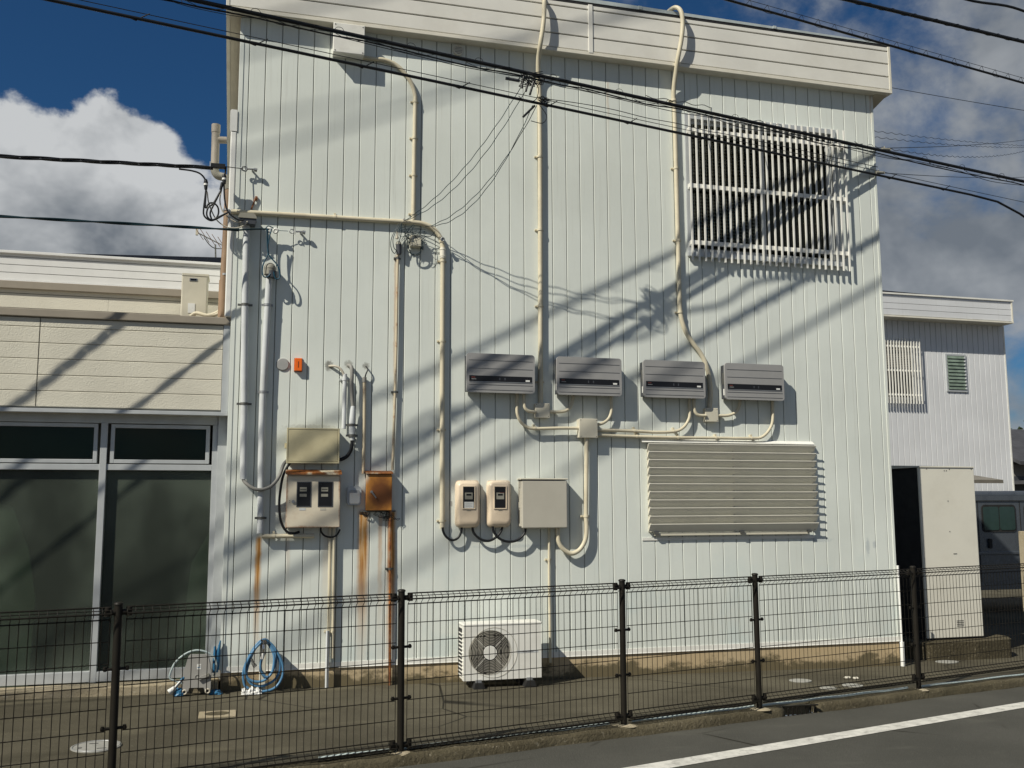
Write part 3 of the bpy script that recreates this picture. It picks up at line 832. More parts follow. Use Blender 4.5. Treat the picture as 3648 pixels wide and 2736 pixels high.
# long beige conduit: across from the left corner, then down to the meters
conduit('conduit', [(-0.13, 4.621), (0.333, 4.630), (0.88, 4.638), (1.45, 4.645), (1.70, 4.648), (1.80, 4.638), (1.885, 4.60), (1.95, 4.53), (1.985, 4.43), (1.990, 4.31), (1.991, 3.9), (1.991, 3.2), (1.995, 2.4), (2.0, 1.515)], 0.031, 0.0245, 'pipe',
        'long beige conduit running level from the corner then bending down towards the meters', [(1.990, 4.26), (1.991, 3.42), (1.994, 2.51), (1.999, 1.594)], [(0.88, 4.638)])
coup = MB().tube(W3([(1.990, 4.40), (1.990, 4.29)], 0.032), 0.031, 14)
coup.ring((1.990, -0.032, 4.38), (0, 0, 1), 0.031, 0.004).ring((1.990, -0.032, 4.31), (0, 0, 1), 0.031, 0.004)
tag(coup.build('pipe_coupling', 'trim'), 'ribbed pale coupling below the bend of the long beige conduit', 'coupling')

# two conduits that loop over the roof edge
conduit('conduit', [(3.10, 7.42), (3.075, 7.25), (3.068, 7.19), (3.047, 6.917), (3.022, 6.70), (3.022, 6.56), (3.034, 6.42), (3.046, 6.30), (3.051, 6.15), (3.054, 5.6), (3.050, 4.5), (3.045, 3.5), (3.042, 2.80)],
        [0.02, 0.13, 0.19, 0.21, 0.18, 0.10, 0.05, 0.031, 0.031, 0.031, 0.031, 0.031, 0.031], 0.025, 'pipe', 'beige conduit dropping straight from the roof edge to between the first two inverters',
        [(3.048, 5.484), (3.048, 4.671), (3.044, 3.841), (3.043, 3.03)])
conduit('conduit', [(4.60, 7.32), (4.605, 7.35), (4.645, 7.352), (4.685, 7.28), (4.698, 7.14), (4.680, 6.954), (4.648, 6.75), (4.645, 6.60), (4.640, 6.45), (4.645, 6.30), (4.652, 6.2), (4.654, 5.4), (4.656, 4.5), (4.656, 4.04), (4.664, 3.84), (4.714, 3.658), (4.801, 3.520), (4.890, 3.41), (4.95, 3.30), (4.990, 3.145), (5.0, 2.96), (4.985, 2.80)],
        [-0.05, 0.06, 0.15, 0.20, 0.205, 0.20, 0.17, 0.11, 0.06, 0.031, 0.031, 0.031, 0.031, 0.031, 0.031, 0.031, 0.031, 0.031, 0.031, 0.031, 0.031, 0.031], 0.0255, 'pipe',
        'beige flexible conduit hooked over the roof edge and snaking down beside the upper window', [(4.646, 6.30), (4.654, 5.50), (4.656, 4.67), (4.660, 3.855)])

# inverters
def make_inverter():
    t = thing('inverter', (0, -0.07, 0), 'x', 'inverter', 'grey solar inverters in a row on the white wall')
    MB().box(-0.350, 0.340, -0.112, -0.016, 0.012, 0.385).build('body', 'inverter_dk', t, 0.006)
    MB().box(-0.32, 0.31, -0.016, -0.001, 0.04, 0.36).build('mounting_plate', 'steel', t)
    fc = MB().prism(rrect(-0.362, 0.362, 0.0, 0.402, 0.032), -0.140, -0.1125).build('front_cover', 'inverter', t, 0.007, 3)
    for z in (0.331, 0.247, 0.080, 0.028):
        MB().box(-0.34, 0.338, -0.1425, -0.1395, z - 0.0016, z + 0.0016).build('groove', 'inverter_dk', fc)
    MB().box(-0.335, 0.33, -0.1440, -0.1395, 0.106, 0.112).build('lip', 'steel', fc)
    sp = MB().box(-0.335, 0.33, -0.1432, -0.1395, 0.113, 0.172).build('display_stripe', 'blackgloss', fc)
    MB().box(-0.313, -0.274, -0.1436, -0.1430, 0.149, 0.158).build('logo', 'red', fc)
    MB().box(-0.313, -0.262, -0.1436, -0.1430, 0.133, 0.138).build('lettering', 'greydisc', fc)
    MB().box(0.262, 0.307, -0.1436, -0.1430, 0.121, 0.138).build('rating_label', 'label', fc)
    for x in (-0.02, 0.035): MB().box(x, x + 0.012, -0.1436, -0.1430, 0.130, 0.155).build('indicator', 'inverter_dk', fc)
    MB().box(-0.3525, -0.350, -0.092, -0.05, 0.17, 0.30).build('side_grille', 'clampdark', t)
    MB().box(-0.353, -0.350, -0.105, -0.07, 0.05, 0.12).build('side_label', 'label', t)
    return t
inv = make_inverter()
IX = [(2.585, 'grey solar inverter nearest the meters, first of the four, streaked by cable shadow'), (3.55, 'grey solar inverter second from the left, right of the straight roof conduit'),
      (4.525, 'grey solar inverter third from the left, left of the snaking conduit'), (5.49, 'grey solar inverter at the right end of the row, above the louvre')]
for k, (x, lb) in enumerate(IX):
    o = inv if k == 0 else copy_tree(inv, None, (x, -0.07, 2.890))
    o.location = (x, -0.07, 2.890); o['label'] = lb

# junction boxes and the flexible conduits between them
def jbox(x0, x1, z0, z1, d, label):
    t = thing('junction_box', ((x0 + x1) / 2, -d / 2, z0), label, 'box', 'small beige junction boxes below the inverters')
    MB().box(x0 + 0.004, x1 - 0.004, -d + 0.012, -0.001, z0 + 0.004, z1 - 0.004).build('body', 'boxcream', t, 0.003)
    l = MB().box(x0, x1, -d, -d + 0.0115, z0, z1).build('lid', 'boxcream', t, 0.004)
    for x in (x0 + 0.015, x1 - 0.015):
        for z in (z0 + 0.015, z1 - 0.015): MB().cyl((x, -d - 0.002, z), (x, -d + 0.001, z), 0.004, 8).build('screw', 'clampdark', l)
jbox(2.972, 3.133, 2.648, 2.802, 0.065, 'small beige junction box below the gap between first and second inverter')
jbox(3.444, 3.648, 2.446, 2.648, 0.10, 'larger beige junction box below the second inverter, where four conduits meet')
jbox(4.914, 5.072, 2.646, 2.798, 0.065, 'small beige junction box below the gap between third and fourth inverter')
fl = 'flexible conduits between inverters and junction boxes'
conduit('flexible_conduit', [(2.848, 2.93), (2.850, 2.80), (2.862, 2.745), (2.90, 2.715), (2.978, 2.707)], 0.07, 0.017, 'pipe', 'short beige elbow from first inverter into the left junction box', cat='conduit', group=fl)
conduit('flexible_conduit', [(3.12, 2.719), (3.22, 2.716), (3.31, 2.73), (3.365, 2.775), (3.392, 2.85), (3.40, 2.93)], 0.045, 0.0165, 'pipe', 'short beige elbow from the left junction box up to second inverter', cat='conduit', group=fl)
conduit('flexible_conduit', [(2.783, 2.93), (2.776, 2.75), (2.784, 2.67), (2.82, 2.60), (2.884, 2.552), (2.967, 2.536), (3.213, 2.545), (3.455, 2.549)], 0.055, 0.0165, 'pipe', 'long beige elbow sweeping from first inverter right into the larger junction box', [], [(2.967, 2.538)], cat='conduit', group=fl)
conduit('flexible_conduit', [(3.64, 2.588), (3.72, 2.606), (3.785, 2.652), (3.818, 2.72), (3.822, 2.80), (3.821, 2.93)], 0.055, 0.0165, 'pipe', 'short beige elbow from the larger junction box up to second inverter', cat='conduit', group=fl)
conduit('flexible_conduit', [(3.63, 2.535), (4.085, 2.530), (4.331, 2.521), (4.55, 2.533), (4.655, 2.578), (4.718, 2.66), (4.737, 2.74), (4.739, 2.93)], 0.05, 0.0165, 'pipe', 'beige conduit running right from the larger junction box and up into third inverter', [], [(4.085, 2.530), (4.545, 2.533)], cat='conduit', group=fl)
conduit('flexible_conduit', [(3.63, 2.479), (4.111, 2.471), (4.594, 2.467), (5.046, 2.470), (5.48, 2.472), (5.61, 2.492), (5.704, 2.577), (5.748, 2.69), (5.754, 2.93)], 0.05, 0.0165, 'pipe', 'longest beige conduit running above the louvre and up into the last inverter', [], [(4.111, 2.471), (4.594, 2.467), (5.046, 2.470), (5.48, 2.472)], cat='conduit', group=fl)
conduit('flexible_conduit', [(5.06, 2.717), (5.18, 2.719), (5.27, 2.745), (5.327, 2.80), (5.353, 2.88), (5.356, 2.93)], 0.045, 0.0165, 'pipe', 'short beige elbow from the right junction box up to the last inverter', cat='conduit', group=fl)
conduit('flexible_conduit', [(4.779, 2.93), (4.782, 2.79), (4.80, 2.735), (4.84, 2.713), (4.92, 2.711)], 0.07, 0.017, 'pipe', 'short beige elbow from third inverter into the right junction box', cat='conduit', group=fl)
conduit('flexible_conduit', [(3.536, 2.45), (3.53, 2.1), (3.522, 1.75), (3.520, 1.62), (3.524, 1.52), (3.515, 1.41), (3.479, 1.328), (3.424, 1.272), (3.352, 1.25), (3.285, 1.281), (3.236, 1.332), (3.212, 1.40), (3.207, 1.53)], 0.058, 0.0235, 'pipe',
        'beige conduit dropping from the larger junction box and hooking up into the grey box', [(3.521, 1.63)], cat='conduit')
conduit('conduit', [(3.126, 1.53), (3.12, 1.05), (3.124, 0.6), (3.126, 0.16)], 0.03, 0.0135, 'pipe', 'thin cream pipe running down from the grey box behind the fan unit', [(3.12, 1.19)], n=10)

# meters in moulded covers
def make_meter(name='electricity_meter'):
    t = thing(name, (0, -0.05, 0), 'x', 'meter', 'cream meters in moulded covers')
    bk = MB().prism(rrect(-0.115, 0.125, 0.02, 0.478, 0.03), -0.03, -0.001).build('back_plate', 'meter', t, 0.006)
    # bulging hood: stacked rounded rings
    secs = [(-0.028, 0.125, 0.0, 0.475, 0.05), (-0.060, 0.122, 0.003, 0.470, 0.05), (-0.085, 0.117, 0.012, 0.460, 0.05), (-0.103, 0.104, 0.04, 0.446, 0.04), (-0.108, 0.092, 0.07, 0.432, 0.03)]
    m = MB(); vs = []; fs = []
    for (y, hw, z0, z1, r) in secs:
        for (x, z) in rrect(-hw, hw, z0, z1, r, 4): vs.append((x, y, z))
    n = 20
    for i in range(len(secs) - 1):
        for k in range(n): fs.append((i * n + k, i * n + (k + 1) % n, (i + 1) * n + (k + 1) % n, (i + 1) * n + k))
    fs.append([(len(secs) - 1) * n + k for k in range(n)])
    m.add(vs, fs, True)
    m.build('cover', 'meter', t)
    fr_ = MB().frame(-0.068, 0.068, 0.186, 0.420, 0.010, -0.116, -0.105).build('window_frame', 'meter', t, 0.002)
    MB().box(-0.058, 0.058, -0.1105, -0.1075, 0.196, 0.410).build('window', 'blackgloss', t)
    MB().box(-0.040, 0.040, -0.113, -0.1105, 0.285, 0.352).build('dial', 'capgrey', t, 0.003)
    MB().box(-0.026, 0.026, -0.1140, -0.1130, 0.322, 0.340).build('display', 'blackgloss', t)
    MB().box(-0.02, 0.02, -0.1115, -0.1060, 0.172, 0.176).build('slot', 'capgrey', t)
    return t
mt = make_meter()
mt.location = (2.255, -0.05, 1.522); mt['label'] = 'cream meter in a moulded cover, paper slip behind its window'
ORG[mt.name] = mt.location.copy()
m2 = copy_tree(mt, None, (2.582, -0.05, 1.522)); m2['label'] = 'cream meter in a moulded cover beside the warm grey box'
sl = MB().box(2.255 - 0.046, 2.255 + 0.05, -0.1128, -0.1108, 1.522 + 0.198, 1.522 + 0.26).build('paper_slip', 'label', mt)
sl.location = (0, 0, 0)
for mm in (mt,):
    for i in range(3): MB().box(2.255 - 0.038, 2.255 + 0.036, -0.1134, -0.1127, 1.522 + 0.212 + i * 0.014, 1.522 + 0.2145 + i * 0.014).build('print_line', 'greydisc', sl)
MB().box(2.582 - 0.006, 2.582 + 0.04, -0.1136, -0.1128, 1.522 + 0.349, 1.522 + 0.353).build('red_mark', 'red', m2)

# warm grey equipment box
t = thing('equipment_box', (3.05, -0.06, 1.51), 'square warm grey equipment box with a thin lid, right of the meters', 'box')
MB().box(2.800, 3.270, -0.10, -0.001, 1.53, 1.99).build('body', 'boxgrey', t, 0.006)
MB().box(2.806, 3.294, -0.128, -0.095, 1.513, 2.000).build('door', 'boxgrey', t, 0.012, 3)
MB().box(2.790, 3.302, -0.137, -0.001, 2.006, 2.020).build('lid', 'boxcream', t, 0.004)
MB().box(2.800, 2.803, -0.06, -0.03, 1.56, 1.70).build('side_label', 'cablegreen', t)
for z in (1.72, 1.93): MB().box(2.792, 2.803, -0.085, -0.05, z, z + 0.06).build('hinge', 'boxgrey', t)
# black cables hanging between meters
def black_cable(pts, label, r=0.0105, d=0.055):
    tag(MB().tube(catmull(W3(pts, d), 6), r, 8).build('cable', 'cable'), label, 'cable', 'black cables looping below the meters')
black_cable([(2.0, 1.53), (2.004, 1.495), (2.028, 1.446), (2.068, 1.412), (2.110, 1.402), (2.158, 1.424), (2.188, 1.477), (2.196, 1.54)], 'black cable looping from the long conduit into the first meter', 0.012)
black_cable([(2.305, 1.54), (2.312, 1.49), (2.335, 1.452), (2.390, 1.407), (2.459, 1.390), (2.519, 1.405), (2.575, 1.445), (2.61, 1.50), (2.618, 1.54)], 'black cable looping between the two cream meters', 0.013)
black_cable([(2.511, 1.54), (2.518, 1.49), (2.540, 1.455), (2.580, 1.413), (2.649, 1.384), (2.727, 1.382), (2.797, 1.410), (2.846, 1.464), (2.864, 1.535)], 'black cable looping from second meter into the warm grey box', 0.013, 0.075)

# horizontal louvre
lv = thing('louvre', (5.23, -0.05, 1.45), 'wide cream louvre of eleven horizontal slats low on the right', 'louvre')
sl = None
for i in range(11):
    z = 2.398 - i * 0.0855
    if sl is None:
        sl = MB().prism([(-0.098, z + 0.002), (-0.098, z - 0.005), (-0.034, z - 0.088), (-0.028, z - 0.086), (-0.090, z - 0.002), (-0.085, z + 0.002)], 4.226, 6.252, 'x').build('slat', 'louvre', lv)
    else: inst(sl, lv, 0, 0, -i * 0.0855)
for x in (4.24, 5.23, 6.22): MB().box(x, x + 0.02, -0.05, -0.004, 1.46, 2.39).build('upright', 'boxcream', lv)
MB().prism([(-0.002, 2.45), (-0.012, 2.45), (-0.055, 2.418), (-0.055, 2.412), (-0.002, 2.44)], 4.17, 6.26, 'x').build('top_flashing', 'whitemetal', lv)
MB().box(4.30, 6.16, -0.045, -0.004, 1.418, 1.448).build('bottom_rail', 'boxcream', lv, 0.003)
MB().box(4.17, 6.24, -0.008, -0.001, 1.37, 1.40).build('bottom_flashing', 'whitemetal', lv)
for x in (4.29, 5.30, 6.13): MB().box(x, x + 0.05, -0.06, -0.03, 1.436, 1.462).build('bracket', 'clampdark', lv)

# round vent hood under the fascia
t = thing('vent_cap', (2.15, -0.03, 6.53), 'small round cream vent tucked under the fascia behind the cables', 'vent')
MB().tube([(2.15, -0.004, 6.585), (2.15, -0.03, 6.585)], 0.055, 20).build('rim', 'trim', t, 0.004)
MB().tube([(2.15, -0.028, 6.585), (2.15, -0.034, 6.585)], 0.043, 20).build('inner', 'gap', t)
for i in range(5):
    z = 6.552 + i * 0.0165; h = math.sqrt(max(0.043 ** 2 - (z - 6.585) ** 2, 0.0001)) * 0.95
    MB().box(2.15 - h, 2.15 + h, -0.040, -0.0345, z - 0.0035, z + 0.0035).build('blade', 'trim', t)

# grey round cap and the orange lamp
tag(MB().tube([(0.403, -0.001, 3.126), (0.403, -0.010, 3.126), (0.403, -0.014, 3.126)], [0.062, 0.062, 0.055], 24).build('round_plate', 'greydisc'), 'flat round grey cover plate beside the orange lamp', 'cover plate')
t = thing('alarm_lamp', (0.552, -0.02, 3.06), 'small orange warning lamp mounted on the wall beside the round plate', 'lamp')
MB().box(0.513, 0.592, -0.010, -0.001, 3.058, 3.192).build('base', 'alarmbase', t)
MB().box(0.516, 0.589, -0.046, -0.0105, 3.061, 3.189).build('lens', 'orange', t, 0.006)
MB().box(0.548, 0.556, -0.0475, -0.0458, 3.095, 3.155).build('seam', 'alarmbase', t)

# ------------------------------------------------------------------ service pipes on the left of the wall
P1 = conduit('service_pipe', [(0.022, 4.50), (0.028, 3.9), (0.036, 3.3), (0.05, 2.7), (0.065, 2.0)], 0.055, 0.033, 'pipegrey', 'tall pale grey service pipe nearest the left corner, under the wide grey hood', n=14)
P2 = conduit('service_pipe', [(0.252, 4.02), (0.238, 3.5), (0.222, 2.8), (0.224, 2.2), (0.236, 1.49)], 0.048, 0.032, 'pipegrey', 'tall pale grey service pipe second from the corner, rust run below it', n=14)
def band(parent, x, z, r, d, mat='clampdark', w=0.07):
    m = MB().tube([(x, -d, z - 0.012), (x, -d, z + 0.012)], r * 1.12, 14)
    m.box(x - w, x + w, -d + r * 0.2, -d + r * 0.6, z - 0.010, z + 0.010); m.box(x - 0.012, x + 0.012, -d + r, -0.001, z - 0.01, z + 0.01)
    m.build('clamp', mat, parent)
band(P1, 0.031, 3.692, 0.033, 0.055); band(P1, 0.05, 2.723, 0.033, 0.055)
band(P2, 0.241, 3.702, 0.032, 0.048, 'steel', 0.055); band(P2, 0.222, 2.843, 0.032, 0.048, 'steel', 0.055); band(P2, 0.234, 1.634, 0.032, 0.048, 'clampdark', 0.055)
conduit('service_pipe', [(0.25, 1.462), (0.5, 1.462), (0.74, 1.460)], 0.05, 0.021, 'pipe', 'short level cream pipe under the white meter cabinet', hclips=[(0.36, 1.462)], smooth=False)
# entrance caps
c1 = thing('service_entrance', (0.03, -0.12, 4.47), 'wide olive grey weather hood on the corner service pipe, wires entering below', 'weather hood')
MB().prism([(-0.062, 4.535), (0.118, 4.535), (0.105, 4.57), (0.085, 4.585), (-0.035, 4.585), (-0.05, 4.57)], -0.15, -0.012).build('hood', 'capgrey', c1, 0.014, 3)
MB().prism([(-0.045, 4.48), (0.10, 4.48), (0.114, 4.534), (-0.058, 4.534)], -0.14, -0.02).build('throat', 'inverter_dk', c1, 0.008)
c2 = thing('service_entrance', (0.26, -0.1, 4.0), 'small grey weather hood on the second service pipe, blue wires drooping round it', 'weather hood')
MB().ball((0.255, -0.065, 4.06), 0.058, 0.06, 0.062, 14, 7, True).tube([(0.255, -0.065, 4.0), (0.255, -0.065, 4.065)], 0.057, 14).build('hood', 'capgrey', c2)
MB().tube([(0.275, -0.078, 3.97), (0.275, -0.078, 4.035)], 0.052, 12).build('throat', 'inverter_dk', c2)

P3 = conduit('rusty_pipe', [(1.524, 4.33), (1.52, 3.9), (1.518, 3.4), (1.510, 2.85), (1.50, 2.36), (1.494, 2.10)], 0.03, 0.0135, 'rustpipe', 'thin rust-streaked pipe from the wire bundle down to the rusty box', [(1.522, 4.26), (1.511, 2.882)], n=10, clipmat='clampdark')
MB().ball((1.528, -0.035, 4.40), 0.032, 0.034, 0.04, 12, 6, True).build('cap', 'capgrey', P3)
MB().tube([(1.532, -0.04, 4.30), (1.530, -0.04, 4.40)], [0.026, 0.031], 12).build('cap_throat', 'inverter_dk', P3)
conduit('rusty_pipe', [(1.476, 1.72), (1.476, 1.5), (1.482, 1.09), (1.487, 0.64), (1.49, -0.02)], 0.03, 0.0145, 'rustpipe2', 'brown rusted pipe running from below the rusty box to the ground', [(1.481, 1.13)], n=10, clipmat='clampdark')
conduit('service_pipe', [(1.202, 3.01), (1.206, 2.6), (1.205, 2.06)], 0.03, 0.016, 'rustpipe', 'narrow cream pipe standing on top of the rusty box', n=10)
MB().tube(W3([(1.202, 3.02), (1.202, 2.97)], 0.03), 0.021, 10).build('collar', 'flexgrey', bpy.data.objects['service_pipe.003'])
P5 = conduit('service_pipe', [(1.006, 3.045), (1.006, 2.8), (1.004, 2.50)], 0.045, 0.0215, 'pipegrey', 'short white pipe behind the beige box, fed from the leftmost cable hole', [(1.006, 2.99)], n=12)
tag(MB().tube(catmull(W3([(0.853, 3.125), (0.905, 3.122), (0.955, 3.10), (0.99, 3.05), (1.0, 3.01)], [0.0, 0.04, 0.05, 0.05, 0.046]), 6), 0.012, 8).build('entry_cable', 'cablewhite'), 'pale cable leaving the leftmost cable hole', 'cable', 'cables leaving the three wall holes')
tag(MB().tube(catmull(W3([(1.045, 3.14), (1.066, 3.12), (1.073, 3.05), (1.072, 2.88), (1.09, 2.70)], [0.0, 0.05, 0.07, 0.07, 0.066]), 6), 0.019, 10).build('entry_cable', 'flexgrey'), 'thick grey flexible tube leaving the middle cable hole', 'cable', 'cables leaving the three wall holes')
tag(MB().tube(catmull(W3([(1.218, 3.135), (1.232, 3.10), (1.214, 3.05), (1.203, 3.0)], [0.0, 0.035, 0.04, 0.03]), 6), 0.007, 8).build('entry_cable', 'cable'), 'thin black cable leaving the rightmost cable hole', 'cable', 'cables leaving the three wall holes')
t = thing('pipe_fitting', (1.083, -0.066, 2.39), 'fat pale pipe fitting with two dark clamps below the grey flexible tube', 'fitting')
MB().tube(W3([(1.089, 2.725), (1.088, 2.69), (1.083, 2.59), (1.084, 2.42)], 0.066), [0.020, 0.026, 0.030, 0.031], 14).build('body', 'pipegrey', t)
MB().tube(W3([(1.084, 2.42), (1.085, 2.385)], 0.066), 0.022, 12).build('nozzle', 'pipegrey', t)
for z in (2.537, 2.433): band(t, 1.083, z, 0.031, 0.066, 'clampdark', 0.058)
tag(MB().tube(catmull(W3([(1.086, 2.40), (1.086, 2.35), (1.075, 2.29), (1.04, 2.23), (0.98, 2.198), (0.90, 2.19)], [0.066, 0.066, 0.066, 0.06, 0.05, 0.04]), 6), 0.018, 10).build('entry_cable', 'cable'), 'thick dark cable bending from the pale fitting behind the beige box', 'cable')

# beige box
t = thing('beige_box', (0.71, -0.06, 2.155), 'wide beige cabinet on the wall above the white meter cabinet', 'cabinet')
MB().box(0.464, 0.952, -0.112, -0.001, 2.160, 2.488).build('body', 'boxbeige', t, 0.004)
MB().frame(0.456, 0.960, 2.154, 2.496, 0.016, -0.123, -0.1125).build('door_frame', 'boxbeige', t, 0.003)
MB().box(0.4745, 0.9415, -0.121, -0.1125, 2.1725, 2.4775).build('door', 'boxbeige', t, 0.003)
MB().box(0.440, 0.464, -0.06, -0.02, 2.30, 2.35).build('latch', 'boxbeige', t, 0.002)
# white meter cabinet with rusted hood
t = thing('meter_cabinet', (0.72, -0.06, 1.54), 'rust-edged white meter cabinet with two dark windows', 'cabinet')
MB().box(0.470, 0.968, -0.112, -0.001, 1.545, 2.05).build('body', 'meterbox', t, 0.003)
cb = MB().box(0.464, 0.974, -0.1215, -0.1125, 1.541, 2.034).build('door', 'meterbox', t, 0.004)
MB().prism([(-0.158, 2.046), (-0.158, 2.060), (-0.10, 2.09), (-0.001, 2.10), (-0.001, 2.085)], 0.455, 0.983, 'x').build('hood', 'rusthood', t)
for (x0, x1) in ((0.560, 0.698), (0.762, 0.904)):
    f_ = MB().frame(x0, x1, 1.738, 1.979, 0.008, -0.1255, -0.1217).build('window_frame', 'inverter_dk', t)
    MB().box(x0 + 0.008, x1 - 0.008, -0.1235, -0.1217, 1.746, 1.971).build('window', 'blackgloss', t)
    MB().box(x0 + 0.03, x0 + 0.095, -0.1245, -0.1236, 1.885, 1.925).build('dial', 'capgrey', t)
    MB().box(x0 + 0.034, x0 + 0.09, -0.1252, -0.1246, 1.902, 1.908).build('counter', 'blackgloss', t)
    MB().box(x0 + 0.03, x0 + 0.095, -0.1245, -0.1236, 1.835, 1.862).build('name_plate', 'capgrey', t)
MB().box(0.588, 0.648, -0.1232, -0.1217, 1.705, 1.728).build('sticker', 'pipegrey', t)
MB().box(0.785, 0.842, -0.1228, -0.1217, 1.703, 1.724).build('sticker', 'boxgrey', t)
MB().cyl((0.531, -0.1217, 1.787), (0.531, -0.132, 1.787), 0.016, 14).build('lock', 'steel', t)
for z in (1.782, 1.797): MB().cyl((0.497, -0.1217, z), (0.497, -0.124, z), 0.004, 8).build('screw', 'clampdark', t)
# small silver cover
t = thing('socket_cover', (1.118, -0.03, 1.75), 'small silver rounded socket cover between white cabinet and rusty box', 'cover')
MB().prism(rrect(1.050, 1.186, 1.752, 1.936, 0.03), -0.05, -0.001).build('body', 'alu', t, 0.012, 3)
MB().prism(rrect(1.066, 1.170, 1.768, 1.90, 0.02), -0.062, -0.0505).build('flap', 'steel', t, 0.006, 2)
# rusty box
t = thing('rusty_box', (1.355, -0.045, 1.70), 'small steel box with a rusted orange door and slanted hood', 'box')
MB().box(1.232, 1.478, -0.078, -0.001, 1.705, 2.062).build('body', 'rustbox', t, 0.003)
MB().box(1.227, 1.483, -0.088, -0.0785, 1.700, 2.052).build('door', 'rustdoor', t, 0.005)
MB().prism([(-0.105, 2.058), (-0.105, 2.070), (-0.001, 2.092), (-0.001, 2.078)], 1.222, 1.488, 'x').build('hood', 'rusthood', t)
hk = MB().cyl((1.28, -0.0885, 1.882), (1.28, -0.104, 1.882), 0.013, 12).tube([(1.28, -0.101, 1.882), (1.325, -0.101, 1.822)], [0.009, 0.006], 8).build('handle', 'steel', t)
MB().box(1.18, 1.53, -0.03, -0.004, 1.686, 1.699).build('mounting_bar', 'clampdark', t)
# tangle of thin wires below the rusty box
tg = MB(); rnd = random.Random(11)
for i in range(11):
    x = 1.35 + rnd.uniform(-0.02, 0.10); z0 = 1.69
    pts = [(x, -0.04, z0)]
    for j in range(5):
        x += rnd.uniform(-0.025, 0.045); z0 -= rnd.uniform(0.0, 0.035)
        pts.append((x, -0.04 + rnd.uniform(-0.03, 0.02), z0 + (0.02 if j == 4 else 0)))
    pts.append((1.47, -0.035, 1.66 - rnd.uniform(0, 0.06)))
    tg.tube(catmull(pts, 4), 0.0022, 5)
tag(tg.build('wire_tangle', 'cable'), 'tangle of thin dark wires hanging below the rusty box', 'wires')
tg = MB()
for pts in ([(1.20, 1.69), (1.215, 1.66), (1.25, 1.645), (1.265, 1.67)], [(1.19, 1.675), (1.21, 1.66), (1.24, 1.665)], [(1.23, 1.69), (1.245, 1.65), (1.26, 1.655)]):
    tg.tube(catmull(W3(pts, 0.035), 4), 0.004, 6)
tag(tg.build('wire_tangle', 'cable'), 'short dark wire loops left of the rusty pipe, under the rusty box corner', 'wires')

# cables round the cabinets
tag(MB().tube(catmull(W3([(0.062, 2.03), (0.071, 1.985), (0.111, 1.944), (0.177, 1.907), (0.254, 1.905), (0.330, 1.941), (0.393, 2.026), (0.435, 2.145), (0.475, 2.19)], [0.055, 0.07, 0.09, 0.10, 0.10, 0.10, 0.09, 0.07, 0.05]), 6), 0.017, 10).build('cable', 'flexgrey'), 'thick grey cable sagging from the corner service pipe to the beige cabinet', 'cable')
tag(MB().tube(catmull(W3([(0.500, 2.17), (0.478, 2.135), (0.430, 2.027), (0.406, 1.857), (0.404, 1.722), (0.424, 1.598), (0.474, 1.51), (0.54, 1.485), (0.60, 1.50)], [0.04, 0.06, 0.075, 0.08, 0.08, 0.08, 0.07, 0.06, 0.05]), 6), 0.0125, 10).build('cable', 'cable'), 'black cable curving down the left side of the white meter cabinet', 'cable')
tag(MB().tube(catmull(W3([(0.80, 1.55), (0.805, 1.50), (0.84, 1.46), (0.90, 1.445), (0.955, 1.465), (0.985, 1.52)], 0.05), 6), 0.009, 8).build('cable', 'cable'), 'short dark cable loop under the right end of the meter cabinet', 'cable')
for k, (x, zt, zb, lb, r, mm) in enumerate(((0.892, 1.54, 0.24, 'left of two cream ground pipes below the meter cabinet', 0.015, 'pipe'), (0.930, 1.54, 0.30, 'right of two cream ground pipes below the meter cabinet, ending at the siding foot', 0.014, 'pipe'))):
    conduit('ground_pipe', [(x, zt), (x + 0.004, 0.9), (x + 0.006, zb)], 0.03 + k * 0.01, r, mm, lb, [(x + 0.003, 0.55)], n=10)
tag(MB().tube([(0.885, -0.06, 0.56), (0.886, -0.06, 0.03)], 0.017, 12).build('ground_pipe', 'pipegrey'), 'thick pale sleeve at the foot of the two cream ground pipes', 'pipe')
tag(MB().box(2.087, 2.102, -0.004, -0.0005, 1.745, 1.79).build('wall_tag', 'greydisc'), 'tiny grey tag on the wall left of the first meter', 'tag')

# ------------------------------------------------------------------ overhead cables (they run along the road, closing on the wall to the right)
def on(p, d, x): return Vector((x, p[1] + d[1] * (x - p[0]), p[2] + d[2] * (x - p[0])))
def line_pts(p, d, xa, xb, n=40, wob=0.0, wl=1.0, sag=0.0):
    out = []
    for i in range(n + 1):
        x = xa + (xb - xa) * i / n; q = on(p, d, x)
        out.append(q + Vector((0, wob * math.sin(x * 6.283 / wl), wob * math.cos(x * 6.283 / wl) - sag * math.sin(math.pi * i / n))))
    return out
CA, DA = (2, -1.18, 5.92), (1, 0.209, 0.007)
CB, DB = (2, -1.16, 5.65), (1, 0.214, 0.002)
CC, DC = (2, -1.45, 7.08), (1, 0.192, 0.002)
CD, DD = (2, -1.83, 7.00), (1, 0.186, 0.049)
CE, DE = (2, -1.82, 7.29), (1, 0.152, 0.041)

